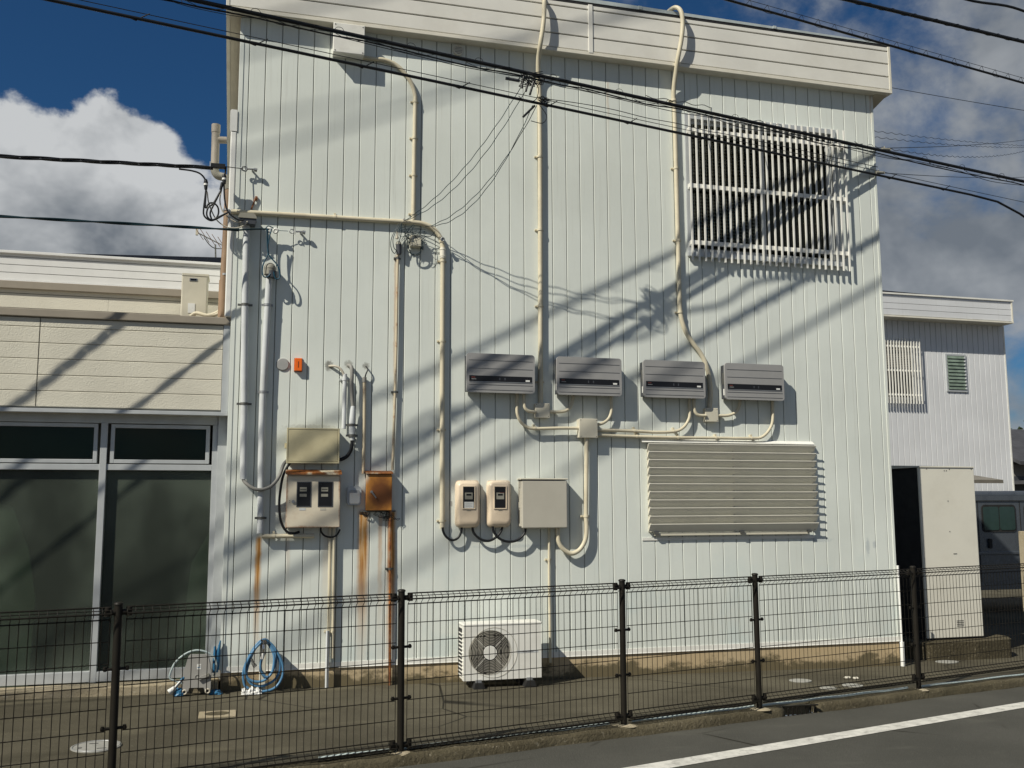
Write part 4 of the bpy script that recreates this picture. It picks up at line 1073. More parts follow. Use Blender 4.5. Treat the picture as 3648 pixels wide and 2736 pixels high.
rnd = random.Random(21)
ca = tag(MB().tube(line_pts(CA, DA, -9, 20, 60), 0.0195, 8).build('overhead_cable', 'cable'), 'thick black overhead cable with wire loops lashed along it, crossing the building top', 'cable')
sp = MB(); pts = []
for i in range(900):
    x = -6 + i * 0.02; a = x * 6.283 / 0.62
    pts.append(on(CA, DA, x) + Vector((0, 0.034 * math.sin(a), 0.030 * math.cos(a) - 0.016)))
sp.tube(pts, 0.0028, 4).build('lashing_wire', 'cable', ca)
def loose(parent, p, d, xa, xb, off, amp, r, mat, step=0.45, seed=1):
    rn = random.Random(seed); pts = []; x = xa
    while x < xb:
        pts.append(on(p, d, x) + Vector((0, rn.uniform(-0.02, 0.02), off + rn.uniform(-amp, amp))))
        x += step * rn.uniform(0.6, 1.4)
    MB().tube(catmull(pts, 5), r, 5).build('loose_wire', mat, parent)
loose(ca, CA, DA, -8, 19, -0.050, 0.018, 0.0075, 'cable', 0.5, 1)
loose(ca, CA, DA, -8, 19, -0.068, 0.030, 0.0040, 'cable', 0.6, 2)
loose(ca, CA, DA, -8, 9, -0.040, 0.035, 0.0030, 'cablegreen', 0.35, 3)
for i in range(26):
    x = -5 + i * 0.72 + rnd.uniform(-0.1, 0.1)
    if x > 14: break
    q = on(CA, DA, x)
    MB().tube(catmull([q + Vector((-0.045, 0, 0.012)), q + Vector((-0.02, -0.012, 0.036)), q + Vector((0.02, -0.012, 0.036)), q + Vector((0.045, 0, 0.012)), q + Vector((0.08, 0, -0.05))], 4), 0.0028, 4).build('tie_loop', 'cable', ca)

cb_pts = line_pts(CB, DB, -9, 8.9, 50) + [Vector((9.4, 0.40, 5.635)), Vector((9.8, 0.47, 5.53)), Vector((10.2, 0.54, 5.38)), Vector((10.7, 0.63, 5.15))]
cb = tag(MB().tube(cb_pts, 0.0145, 8).build('overhead_cable', 'cable'), 'smooth black overhead cable running just below the lashed one', 'cable')
MB().tube([q + Vector((0, 0, 0.052)) for q in line_pts(CB, DB, -9, 18, 50)], 0.0036, 5).build('messenger_wire', 'cable', cb)
for i in range(16):
    x = -4.6 + i * 0.93
    if x > 9: break
    q = on(CB, DB, x)
    MB().tube([q + Vector((-0.05, 0, -0.004)), q + Vector((0, 0, -0.02)), q + Vector((0.02, 0, 0.0)), q + Vector((0.10, 0, 0.052))], 0.005, 5).build('hanger', 'cable', cb)
# extra thin wires along it on the right
MB().tube(catmull([on(CB, DB, 2.8) + Vector((0, 0, 0.06))] + [on(CB, DB, x) + Vector((0, 0, 0.09 + 0.012 * (k % 2))) for k, x in enumerate((3.2, 3.6, 4.0, 4.4, 4.8, 5.2))] + [on(CB, DB, 7.3) + Vector((0, 0, 0.10))], 5), 0.004, 5).build('loose_wire', 'cable', cb)

cc = tag(MB().tube(line_pts(CC, DC, -9, 26, 60), 0.014, 8).build('overhead_cable', 'cable'), 'black overhead cable hung in zigzag hangers, crossing the fascia corner at upper right', 'cable')
MB().tube([q + Vector((0, 0, 0.066)) for q in line_pts(CC, DC, -9, 26, 60)], 0.003, 5).build('messenger_wire', 'cable', cc)
z_ = MB()
for i in range(125):
    x = -4 + i * 0.24
    q = on(CC, DC, x)
    z_.tube([q + Vector((0, 0, -0.012)), q + Vector((0.065, 0, 0.066)), q + Vector((0.09, 0, -0.010))], 0.0032, 4)
    if i % 3 == 0: z_.tube(catmull([q + Vector((0.0, 0, -0.01)), q + Vector((0.08, 0, -0.034)), q + Vector((0.18, 0, -0.012))], 3), 0.003, 4)
stuff(z_.build('zigzag_hangers', 'cable', cc))
cdp = line_pts(CD, DD, -9, 24, 60)
cd_ = tag(MB().tube(cdp, 0.021, 8).build('overhead_cable', 'cable'), 'black overhead cable crossing the cloud in the top right corner', 'cable')
sp = MB(); pts = [on(CD, DD, -4 + i * 0.03) + Vector((0, 0.023 * math.sin(i * 0.55), 0.023 * math.cos(i * 0.55))) for i in range(700)]
sp.tube(pts, 0.0035, 4).build('lashing_wire', 'cable', cd_)
tag(MB().tube(line_pts(CE, DE, -9, 22, 240, 0.016, 1.25), 0.015, 8).build('overhead_cable', 'cable'), 'wavy black cable clipping the very top right corner of the view', 'cable')
# higher lines: only their soft shadows reach the wall
for (p, a, r, lb) in (((2.236, -2.5, 8.439), 0.206, 0.017, 'overhead line above the view, its shadow slanting down from the wall right edge'),
                      ((-5.469, -4.0, 13.045), 0.167, 0.013, 'high line above the view, its shadow the darker soft band at upper left'),
                      ((-6.91, -4.5, 13.98), 0.138, 0.010, 'highest line above the view, its shadow the fainter band below the pull box'),
                      ((-5.30, -3.62, 13.17), 0.147, 0.012, 'high line above the view, its shadow a soft band on the left fascia')):
    tag(MB().tube(line_pts(p, (1, a, 0), -30, 40, 20), r, 6).build('overhead_line', 'cable'), lb, 'cable')

# thin wires going off to the right
def span(a, b, sag, r, mat, n=30, twist=0.0, tw=0.35):
    a, b = Vector(a), Vector(b); L_ = (b - a).length; pts = []
    for i in range(n + 1):
        t = i / n; q = a.lerp(b, t) - Vector((0, 0, sag * 4 * t * (1 - t)))
        if twist: q += Vector((0, twist * math.sin(t * L_ * 6.283 / tw), twist * math.cos(t * L_ * 6.283 / tw)))
        pts.append(q)
    return MB().tube(pts, r, 5)
for (a, b, sg, lb) in (((3.98, -0.77, 5.96), (18.69, 9, 10.45), 0.10, 'upper of two thin twisted wires leaving the lashed cable towards the right'),
                       ((5.05, -0.54, 5.95), (18.68, 9, 10.43), 0.12, 'lower of two thin twisted wires leaving the lashed cable towards the right'),
                       ((6.9, -0.16, 5.98), (18.68, 9, 10.44), 0.22, 'thin twisted wire starting at the upper right of the barred window')):
    tag(span(a, b, sg, 0.0042, 'cable', 260, 0.010, 0.42).build('thin_wire', 'cable'), lb, 'wire', 'thin wires leaving the overhead cables')
tag(span((7.42, -0.05, 6.0), (18.71, 9, 10.67), 0.05, 0.005, 'cable').build('thin_wire', 'cable'), 'thin wire rising right from the brown clamp on the lashed cable', 'wire', 'thin wires leaving the overhead cables')
tag(span((7.36, -0.01, 5.70), (18.62, 9, 9.68), 0.05, 0.005, 'cable').build('thin_wire', 'cable'), 'thin wire leaving right from the clamp on the smooth cable', 'wire', 'thin wires leaving the overhead cables')
tag(span((9.0, 6, 10.11), (17.5, 6, 9.75), 0.06, 0.006, 'cable').build('thin_wire', 'cable'), 'single thin wire behind the fascia corner against the cloud', 'wire')
for (q, lb) in ((on(CA, DA, 7.40) + Vector((0, 0, 0.02)), 'small rusty clamp on the lashed cable just beyond the wall corner'), (on(CB, DB, 7.32) + Vector((0, 0, 0.03)), 'small rusty clamp on the smooth cable at the wall corner')):
    MBc = MB().tube([q + Vector((-0.05, 0, 0)), q + Vector((0.06, 0.01, 0.012))], [0.022, 0.016], 8).tube([q + Vector((-0.02, 0, 0)), q + Vector((-0.01, 0, 0.04))], 0.007, 6).ring(q + Vector((0.07, 0.01, 0.014)), (0, 1, 0), 0.014, 0.005, 12, 5)
    tag(MBc.build('cable_clamp', 'capgrey'), lb.replace('rusty', 'dull brown'), 'clamp')

# drop wires from the cables to the wall hook
fan = [((2.60, -1.05, 5.87), (1.60, -0.05, 4.665), 0.17), ((2.66, -1.04, 5.87), (1.585, -0.05, 4.655), 0.25), ((2.72, -1.01, 5.62), (1.80, -0.06, 4.60), 0.24), ((2.68, -1.0, 5.62), (1.86, -0.05, 4.62), 0.30)]
for k, (a, b, sg) in enumerate(fan):
    tag(span(a, b, sg, 0.0036, 'cablegreen', 110, 0.0045, 0.24).build('drop_wire', 'cablegreen'), ['topmost of the four thin drop wires sagging to the wire bundle, at its upper end', 'second drop wire from the top, twined with the topmost', 'third drop wire from the top, leaving the smooth cable', 'lowest drop wire, sagging furthest and ending at the conduit bend'][k], 'wire', 'drop wires to the wire bundle')
def clutter(name, c, n, spread, label, seed, r=0.0038, mats=('cable',)):
    rn = random.Random(seed); m = MB()
    for i in range(n):
        pts = [Vector(c) + Vector((rn.uniform(-spread[0], spread[0]), rn.uniform(-spread[1], spread[1]), rn.uniform(-spread[2], spread[2]))) for _ in range(5)]
        m.tube(catmull(pts, 5), r, 5)
    return tag(m.build(name, mats[0]), label, 'wires')
cl = clutter('splice_bundle', on(CA, DA, 2.66) + Vector((0, 0, -0.05)), 9, (0.13, 0.06, 0.07), 'knot of small splices on the lashed cable where the drop wires start', 5)
q = on(CA, DA, 2.55)
MB().tube([q + Vector((-0.16, 0, -0.085)), q + Vector((-0.02, 0, -0.095))], 0.016, 8).build('splice_case', 'inverter_dk', cl)
for k in range(3): MB().tube([q + Vector((0.02 + k * 0.05, -0.01, -0.05 - k * 0.02)), q + Vector((0.0 + k * 0.04, -0.01, -0.17 - k * 0.03))], 0.011, 8).build('splice_sleeve', 'cable', cl)
MB().tube(catmull([q + Vector((0.10, 0, -0.08)), q + Vector((0.17, 0, -0.14)), q + Vector((0.14, 0, -0.27)), q + Vector((0.03, 0, -0.29)), q + Vector((-0.03, 0, -0.25))], 6), 0.004, 5).build('spare_loop', 'cable', cl)
cl2 = clutter('splice_bundle', on(CB, DB, 2.80) + Vector((0, 0, 0.03)), 6, (0.07, 0.04, 0.04), 'smaller splice knot on the smooth cable below the first', 6)
q = on(CB, DB, 2.72)
MB().tube([q + Vector((-0.02, 0, -0.03)), q + Vector((-0.14, 0, -0.16))], 0.011, 8).build('splice_sleeve', 'cable', cl2)
MB().tube(catmull([q + Vector((0.03, 0, -0.02)), q + Vector((0.10, 0, -0.12)), q + Vector((0.06, 0, -0.20)), q + Vector((-0.06, 0, -0.19))], 6), 0.004, 5).build('spare_loop', 'cable', cl2)

# wire bundle at the wall: hook, terminal box, loops
hk = MB().cyl((1.575, -0.001, 4.655), (1.575, -0.05, 4.655), 0.012, 8).ring((1.575, -0.062, 4.655), (1, 0, 0), 0.02, 0.005, 12, 5)
tag(hk.build('wall_hook', 'steel'), 'steel hook where the drop wires tie off above the level conduit', 'hook')
tm = thing('terminal_box', (1.70, -0.04, 4.38), 'small cream terminal box wrapped in loose wires below the level conduit', 'box')
MB().box(1.645, 1.76, -0.075, -0.001, 4.385, 4.505).build('body', 'boxcream', tm, 0.006)
MB().box(1.652, 1.753, -0.080, -0.0755, 4.392, 4.498).build('cover', 'boxcream', tm, 0.004)
for x in (1.625, 1.775): MB().tube([(x, -0.03, 4.37), (x, -0.03, 4.40)], 0.014, 8).build('gland', 'inverter_dk', tm)
clutter('wire_bundle', (1.66, -0.09, 4.50), 8, (0.14, 0.035, 0.11), 'messy bundle of thin wires in front of the cream terminal box', 8, 0.0024, ('cablegreen',))
lp = MB()
for (pts, d) in (([(1.53, 4.62), (1.503, 4.569), (1.461, 4.486), (1.442, 4.405), (1.455, 4.334), (1.486, 4.300), (1.505, 4.34)], 0.06), ([(1.535, 4.60), (1.49, 4.52), (1.465, 4.44), (1.475, 4.36), (1.50, 4.33)], 0.07),
                 ([(1.63, 4.50), (1.61, 4.42), (1.615, 4.34), (1.66, 4.305), (1.72, 4.31), (1.765, 4.36), (1.77, 4.45)], 0.07), ([(1.65, 4.48), (1.63, 4.36), (1.68, 4.295), (1.75, 4.32), (1.755, 4.42)], 0.06),
                 ([(1.55, 4.62), (1.545, 4.5), (1.52, 4.40)], 0.08), ([(1.76, 4.45), (1.80, 4.50), (1.86, 4.51), (1.90, 4.56)], 0.06)):
    lp.tube(catmull(W3(pts, d), 6), 0.0042, 6)
tag(lp.build('wire_loops', 'cablegreen'), 'dark wire loops drooping either side of the cream terminal box', 'wires')
iso = MB().tube([(1.508, -0.06, 4.47), (1.512, -0.055, 4.53)], 0.011, 8).tube([(1.506, -0.06, 4.455), (1.508, -0.06, 4.475)], 0.017, 10)
tag(iso.build('insulator', 'cablewhite'), 'small pale insulator above the cap of the rust-streaked pipe', 'insulator')
tag(MB().cyl((1.975, -0.07, 4.475), (1.975, -0.095, 4.472), 0.018, 10).ring((1.975, -0.1, 4.472), (0, 1, 0.2), 0.018, 0.006, 12, 5).build('wall_hook', 'steel'), 'round hook at the outer curve of the long conduit bend', 'hook')

# service drops coming in from the left
D1, V1 = (-0.3, -0.183, 4.998), (1, 0.239, 0.115)
D2, V2 = (-0.3, -0.297, 4.363), (1, 0.24, 0.079)
s1 = MB()
for ph in (0, 2.1, 4.2):
    s1.tube([on(D1, V1, -11.95 + i * 0.0504) + Vector((0, 0.012 * math.sin(i * 0.33 + ph), 0.012 * math.cos(i * 0.33 + ph))) for i in range(232)], 0.0085, 6)
s1 = tag(s1.build('service_drop', 'cable'), 'thick twisted black service cable coming in from the left, upper one', 'cable')
s2 = MB()
for ph in (0, 3.1):
    s2.tube([on(D2, V2, -12 + i * 0.05) + Vector((0, 0.007 * math.sin(i * 0.3 + ph), 0.007 * math.cos(i * 0.3 + ph))) for i in range(240)], 0.008, 6)
pe = on(D2, V2, -0.05)
s2.tube(catmull([pe, (0.12, -0.13, 4.435), (0.235, -0.085, 4.455)], 5), 0.009, 6)
s2 = tag(s2.build('service_drop', 'cablegreen'), 'thinner blue-black service cable coming in from the left, lower one', 'cable')
# upper drop hardware
t = thing('strain_clamp', (-0.26, -0.17, 4.98), 'black strain clamp ending the upper service cable left of the corner', 'clamp')
MB().box(-0.325, -0.195, -0.195, -0.15, 5.0, 5.045).build('jaw', 'cable', t, 0.006)
MB().box(-0.338, -0.325, -0.20, -0.145, 4.985, 5.055).build('flange', 'steel', t, 0.003)
MB().tube([(-0.20, -0.17, 5.025), (-0.03, -0.06, 5.056)], 0.004, 6).ring((-0.012, -0.055, 5.058), (0, 1, 0), 0.024, 0.0045, 16, 5).build('tie_rod', 'cable', t)
def eye(x, z, lb):
    m = MB().cyl((x, -0.001, z), (x, -0.05, z), 0.010, 8).tube([(x - 0.05, -0.055, z), (x + 0.02, -0.055, z + 0.004)], 0.009, 8).ring((x - 0.09, -0.055, z), (0, 1, 0), 0.02, 0.005, 14, 5).tube([(x + 0.015, -0.055, z), (x + 0.045, -0.055, z - 0.006)], 0.019, 10).cyl((x - 0.058, -0.055, z - 0.03), (x - 0.058, -0.055, z + 0.045), 0.004, 6)
    tag(m.build('eye_bolt', 'steel'), lb, 'bolt', 'eye bolts that anchor the service cables')
eye(0.062, 5.06, 'steel eye bolt anchoring the upper service cable'); eye(0.545, 4.458, 'steel eye bolt anchoring the lower service cable')
# connector pigtails
pg = MB()
for pts in ([(-0.62, 4.962), (-0.50, 4.955), (-0.42, 4.93), (-0.373, 4.87), (-0.366, 4.80), (-0.372, 4.70), (-0.380, 4.60), (-0.378, 4.53), (-0.345, 4.49), (-0.297, 4.478), (-0.235, 4.52), (-0.144, 4.575)],
            [(-0.19, 5.02), (-0.195, 4.94), (-0.215, 4.853), (-0.229, 4.783), (-0.285, 4.645), (-0.318, 4.563), (-0.312, 4.51), (-0.28, 4.485), (-0.144, 4.578)],
            [(-0.366, 4.75), (-0.365, 4.60), (-0.333, 4.645), (-0.285, 4.648), (-0.25, 4.61), (-0.244, 4.55), (-0.27, 4.495), (-0.32, 4.487), (-0.35, 4.53), (-0.34, 4.60), (-0.29, 4.655), (-0.225, 4.79)],
            [(-0.205, 4.92), (-0.199, 4.80), (-0.190, 4.696), (-0.167, 4.599), (-0.122, 4.541), (-0.049, 4.50), (0.0, 4.51)]):
    pg.tube(catmull(W3(pts, 0.17), 6), 0.0085, 7)
pg = tag(pg.build('pigtail_cables', 'cable'), 'black cables looping below the strain clamp into the level conduit', 'cable')
for (x, z) in ((-0.369, 4.83), (-0.200, 4.90)):
    MB().tube(W3([(x - 0.002, z + 0.05), (x, z + 0.02), (x + 0.002, z - 0.05)], 0.17), [0.014, 0.021, 0.014], 10).build('connector', 'cable', pg)
    MB().tube(W3([(x, z + 0.008), (x, z - 0.010)], 0.17), 0.0215, 10).build('connector_ring', 'label', pg)
MB().tube(W3([(-0.215, 4.86), (-0.232, 4.79)], 0.17), [0.017, 0.012], 8).build('connector', 'cable', pg)
wp = MB()
for pts in ([(-0.362, 4.78), (-0.352, 4.744), (-0.339, 4.661), (-0.308, 4.580), (-0.270, 4.507), (-0.219, 4.458), (-0.147, 4.425), (-0.061, 4.428), (0.0, 4.46), (0.03, 4.50)], [(-0.222, 4.80), (-0.235, 4.70), (-0.216, 4.603), (-0.165, 4.538), (-0.092, 4.49), (-0.03, 4.49)]):
    wp.tube(catmull(W3(pts, 0.15), 6), 0.006, 6)
tag(wp.build('pale_wires', 'cablewhite'), 'two pale wires curving from the black loops to the wide weather hood', 'wire')
# lower drop hardware: insulators and blue tails
t = thing('strain_insulator', (0.27, -0.07, 4.43), 'pair of small white insulators ending the lower service cable', 'insulator')
for x in (0.235, 0.30): MB().ring((x, -0.08, 4.445), (0.25, 1, 0.3), 0.020, 0.011, 16, 7).build('insulator_ring', 'label', t)
MB().tube(catmull([(0.20, -0.09, 4.455), (0.225, -0.09, 4.485), (0.265, -0.085, 4.475), (0.29, -0.08, 4.455)], 5), 0.005, 6).build('tie_wire', 'cableblue', t)
MB().tube([(0.32, -0.075, 4.45), (0.42, -0.06, 4.456)], 0.003, 5).build('tie_rod', 'cableblue', t)
bt = MB()
for pts in ([(0.215, 4.45), (0.222, 4.40), (0.225, 4.316), (0.234, 4.20), (0.205, 4.13), (0.186, 4.07), (0.183, 4.005), (0.20, 3.965), (0.235, 3.965), (0.262, 4.0)], [(0.222, 4.44), (0.222, 4.33), (0.236, 4.20), (0.27, 4.15), (0.315, 4.10), (0.345, 4.039), (0.352, 3.98), (0.335, 3.949), (0.305, 3.96), (0.29, 4.02)],
            [(0.26, 4.45), (0.24, 4.36), (0.228, 4.25)]):
    bt.tube(catmull(W3(pts, 0.125), 6), 0.0065, 6)
tag(bt.build('blue_tails', 'cableblue'), 'blue-black wire tails hanging from the white insulators to the second pipe', 'wire')
tag(MB().box(0.095, 0.118, -0.02, -0.001, 4.76, 4.80).tube([(0.06, -0.02, 4.66), (0.10, -0.02, 4.78)], 0.008, 6).build('rusty_bracket', 'rustpipe2'), 'small rusty bracket stub above the level conduit near the corner', 'bracket')

# white lineset duct down the corner, brown downpipe behind it
t = thing('pipe_duct', (-0.115, -0.03, 3.6), 'white plastic pipe duct running down the left corner of the building', 'duct')
MB().box(-0.158, -0.099, -0.012, 0.055, 3.575, 5.45).build('duct', 'white', t, 0.012, 3)
MB().prism([(-0.158, 5.452), (-0.099, 5.452), (-0.099, 5.66), (-0.105, 5.675), (-0.155, 5.675), (-0.168, 5.66), (-0.168, 5.50)], -0.016, 0.065).build('end_hood', 'white', t, 0.008, 2)
MB().box(-0.162, -0.099, -0.016, 0.055, 4.44, 4.47).build('joint_sleeve', 'white', t, 0.004)
t = thing('downpipe', (-0.2, 0.3, 3.6), 'brown rainwater downpipe with a stubby tee, left of the white duct', 'downpipe')
MB().tube([(-0.310, 0.3, 5.56), (-0.308, 0.3, 5.20)], 0.040, 14).build('tee_leg', 'taupepipe', t)
MB().tube([(-0.310, 0.3, 5.62), (-0.310, 0.3, 5.535)], 0.044, 14).build('tee_cap', 'taupepipe', t)
MB().tube([(-0.310, 0.3, 5.46), (-0.20, 0.3, 5.465)], 0.036, 12).build('tee_arm', 'taupepipe', t)
MB().tube(catmull([(-0.308, 0.3, 5.20), (-0.305, 0.3, 5.13), (-0.275, 0.3, 5.085), (-0.215, 0.3, 5.07), (-0.184, 0.3, 5.03), (-0.165, 0.3, 4.95)], 6), 0.041, 14).build('elbow', 'capgrey', t)
MB().tube([(-0.165, 0.3, 5.0), (-0.185, 0.3, 3.95)], 0.036, 14).build('lower_pipe', 'brownpipe', t)
MB().tube([(-0.185, 0.3, 4.0), (-0.188, 0.3, 3.56)], 0.043, 14).build('socket', 'brownpipe', t)
for z in (4.72, 4.05): MB().tube([(-0.170, 0.3, z), (-0.170, 0.3, z + 0.02)], 0.043, 14).build('strap', 'steel', t)

# outdoor unit on the annexe roof
t = thing('roof_unit', (-0.47, 0.6, 3.55), 'upright cream water heater unit standing on the annexe roof', 'unit')
MB().box(-0.600, -0.345, 0.55, 0.80, 3.575, 4.10).build('casing', 'boxcream', t, 0.012, 2)
MB().box(-0.598, -0.335, 0.545, 0.805, 4.085, 4.112).build('top_cover', 'boxcream', t, 0.004)
MB().box(-0.524, -0.448, 0.545, 0.5495, 4.032, 4.062).build('badge', 'steel', t)
MB().box(-0.516, -0.456, 0.5425, 0.5448, 4.038, 4.056).build('grille', 'blackgloss', t)
MB().box(-0.530, -0.462, 0.545, 0.5495, 3.70, 3.80).build('sticker', 'label', t)
MB().box(-0.60, -0.58, 0.58, 0.75, 3.53, 3.58).build('foot', 'steel', t); MB().box(-0.37, -0.35, 0.58, 0.75, 3.53, 3.58).build('foot', 'steel', t)
hs = MB()
for k in range(2): hs.tube(catmull([(-0.50 + k * 0.03, 0.50, 3.66), (-0.44, 0.48, 3.69), (-0.33, 0.45, 3.665), (-0.22, 0.42, 3.69 + k * 0.02), (-0.15, 0.30, 3.78), (-0.12, 0.12, 3.92)], 6), 0.018, 8)
tag(hs.build('insulated_hoses', 'pipe'), 'wrapped cream hoses from the roof unit to the white duct', 'hose')

# TV aerial behind
t = thing('tv_aerial', (-0.36, 3.0, 4.4), 'rusty television aerial on a thin mast behind the annexe', 'aerial')
MB().tube([(-0.315, 3.0, 4.2), (-0.36, 3.0, 5.07)], 0.010, 6).build('mast', 'clampdark', t)
MB().tube([(-0.575, 2.9, 5.18), (-0.22, 3.15, 5.08)], 0.008, 6).build('boom', 'steel', t)
for k in range(5):
    f_ = k / 5; c = Vector((-0.56 + 0.10 * k * 0.7, 2.9 + 0.03 * k, 5.175 - 0.02 * k))
    MB().tube([c + Vector((-0.05, -0.16, 0.04)), c + Vector((0.05, 0.16, -0.04))], 0.004, 5).build('element', 'rustpipe2', t)
MB().tube(catmull([(-0.50, 2.95, 5.14), (-0.43, 3.0, 5.06), (-0.36, 3.0, 5.02), (-0.25, 3.0, 5.03), (-0.24, 3.0, 5.09)], 5), 0.006, 6).build('bracket_arm', 'clampdark', t)
MB().box(-0.60, -0.57, 2.88, 2.92, 5.15, 5.24).build('head', 'cablewhite', t)

# ------------------------------------------------------------------ air conditioner
t = thing('air_conditioner', (2.54, -0.23, 0.0), 'white outdoor fan unit on black blocks behind the fence', 'air conditioner')
ax0, ax1, az0, az1, ay0, ay1 = 2.150, 2.930, 0.078, 0.590, -0.36, -0.15
fxc, fzc, fr_ = 2.412, 0.334, 0.214
body = MB()
body.box(ax0 + 0.004, ax1 - 0.004, -0.29, ay1, az0, az1)
body.build('casing', 'whitemetal', t, 0.006)
# front panel with a round opening
n = 40; vs = []; fs = []
rect = []
for i in range(n):
    a = 2 * math.pi * i / n; c_, s_ = math.cos(a), math.sin(a)
    vs.append((fxc + fr_ * c_, ay0, fzc + fr_ * s_))
for i in range(n):
    a = 2 * math.pi * i / n; c_, s_ = math.cos(a), math.sin(a)
    tx = ((ax1 if c_ > 0 else ax0) - fxc) / c_ if abs(c_) > 1e-6 else 9
    tz = ((az1 if s_ > 0 else az0) - fzc) / s_ if abs(s_) > 1e-6 else 9
    k = min(tx, tz); vs.append((fxc + k * c_, ay0, fzc + k * s_))
for (cx, cz) in ((ax1, az1), (ax0, az1), (ax0, az0), (ax1, az0)):
    j = min(range(n), key=lambda i: (vs[n + i][0] - cx) ** 2 + (vs[n + i][2] - cz) ** 2); vs[n + j] = (cx, ay0, cz)
for i in range(n): fs.append((i, (i + 1) % n, n + (i + 1) % n, n + i))
o_ = len(vs); vs += [(v[0], ay0 + 0.05, v[2]) for v in vs[:n]]; vs += [(v[0], ay0 + 0.07, v[2]) for v in vs[n:2 * n]]
for i in range(n):
    fs.append((i, o_ + i, o_ + (i + 1) % n, (i + 1) % n)); fs.append((n + i, n + (i + 1) % n, o_ + n + (i + 1) % n, o_ + n + i))
MB().add(vs, fs).build('front_panel', 'whitemetal', t)
MB().tube([(fxc, -0.2915, fzc), (fxc, -0.296, fzc)], fr_ * 1.02, 30).build('fan_well', 'dark', t)
fan_ = MB()
for k in range(3):
    a0 = k * 2.094
    fan_.add([(fxc + 0.05 * math.cos(a0), -0.30, fzc + 0.05 * math.sin(a0)), (fxc + 0.17 * math.cos(a0 - 0.35), -0.30, fzc + 0.17 * math.sin(a0 - 0.35)), (fxc + 0.175 * math.cos(a0 + 0.35), -0.315, fzc + 0.175 * math.sin(a0 + 0.35)), (fxc + 0.055 * math.cos(a0 + 0.8), -0.315, fzc + 0.055 * math.sin(a0 + 0.8))], [(0, 1, 2, 3)])
fan_.build('fan_blades', 'dark', t)
gg = MB().tube([(fxc, -0.366, fzc), (fxc, -0.352, fzc)], 0.066, 24).build('fan_grille', 'whitemetal', t, 0.003)
for k in range(10):
    R_ = 0.082 + k * 0.0142
    MB().ring((fxc, -0.360, fzc), (0, 1, 0), R_, 0.0022, 40, 5).build('ring', 'boxgrey', gg)
for k in range(4):
    a = math.radians(90 * k + 45)
    MB().tube([(fxc + 0.06 * math.cos(a), -0.357, fzc + 0.06 * math.sin(a)), (fxc + fr_ * math.cos(a), -0.357, fzc + fr_ * math.sin(a))], 0.0022, 5).build('spoke', 'whitemetal', gg)
MB().ring((fxc + 0.035, -0.361, fzc), (0, 1, 0), fr_ + 0.022, 0.0025, 44, 5).build('front_rib', 'boxgrey', t)
MB().box(2.675, 2.895, -0.3615, -0.3602, 0.318, 0.344).build('badge', 'pipegrey', t)
for k in range(7): MB().box(2.74 + k * 0.016, 2.751 + k * 0.016, -0.3622, -0.3616, 0.324, 0.339).build('lettering', 'steel', t)
MB().box(ax0 - 0.006, ax1 + 0.006, -0.365, ay1 + 0.01, az1 - 0.002, az1 + 0.022).build('top_cover', 'whitemetal', t, 0.008)
for k in range(12): MB().box(ax0 - 0.006, ax0 + 0.003, -0.345, -0.13, 0.115 + k * 0.036, 0.124 + k * 0.036).build('side_slat', 'whitemetal', t)
MB().box(ax0 + 0.001, ax0 + 0.0035, -0.345, -0.13, 0.105, 0.56).build('side_fins', 'dark', t)
for x in (2.235, 2.745):
    b_ = MB().prism([(x, G(2.5) - 0.005), (x + 0.115, G(2.5) - 0.005), (x + 0.098, 0.062), (x + 0.017, 0.062)], -0.42, -0.08).build('mounting_block', 'rubber', t, 0.004)
    MB().box(x + 0.03, x + 0.085, -0.39, -0.12, 0.063, 0.087).build('foot_bracket', 'steel', b_)

# ------------------------------------------------------------------ hose reel and standpipe
t = thing('hose_reel', (-0.29, -0.12, G(-0.3)), 'grey plastic hose reel with blue hose, crank on its front, by the door step', 'hose reel')
MB().prism([(-0.408, 0.075), (-0.365, 0.075), (-0.352, 0.118), (-0.228, 0.115), (-0.212, 0.07), (-0.168, 0.07), (-0.168, 0.25), (-0.188, 0.36), (-0.205, 0.387), (-0.355, 0.395), (-0.375, 0.375), (-0.412, 0.235)], -0.20, -0.165).build('front_plate', 'reelgrey', t, 0.012, 2)
MB().prism([(-0.408, 0.075), (-0.365, 0.075), (-0.352, 0.118), (-0.228, 0.115), (-0.212, 0.07), (-0.168, 0.07), (-0.168, 0.25), (-0.188, 0.36), (-0.205, 0.387), (-0.355, 0.395), (-0.375, 0.375), (-0.412, 0.235)], -0.06, -0.04).build('back_plate', 'reelgrey', t, 0.008)
MB().tube([(-0.29, -0.165, 0.24), (-0.29, -0.06, 0.24)], 0.04, 14).build('drum', 'reelgrey', t)
hz = MB()
for k in range(7): hz.ring((-0.29, -0.155 + k * 0.0145, 0.235), (0, 1, 0), 0.10, 0.0085, 26, 6)
hz.build('wound_hose', 'bluehose', t)
for x in (-0.392, -0.192):
    MB().ring((x, -0.203, 0.083), (0, 1, 0), 0.018, 0.007, 16, 6).build('foot_ring', 'cablewhite', t)
    MB().tube([(x, -0.2005, 0.083), (x, -0.2025, 0.083)], 0.014, 12).build('foot_hole', 'dark', t)
cr = MB().prism([(-0.292, 0.205), (-0.272, 0.183), (-0.178, 0.222), (-0.19, 0.244)], -0.222, -0.206).build('crank', 'reelgrey', t, 0.005)
MB().tube([(-0.196, -0.222, 0.232), (-0.196, -0.262, 0.232)], 0.013, 10).build('crank_knob', 'capgrey', cr)
MB().ring((-0.288, -0.2025, 0.213), (0, 1, 0), 0.017, 0.003, 18, 5).build('hub_ring', 'flexgrey', t)
MB().box(-0.292, -0.256, -0.2015, -0.2003, 0.278, 0.325).build('emblem', 'label', t)
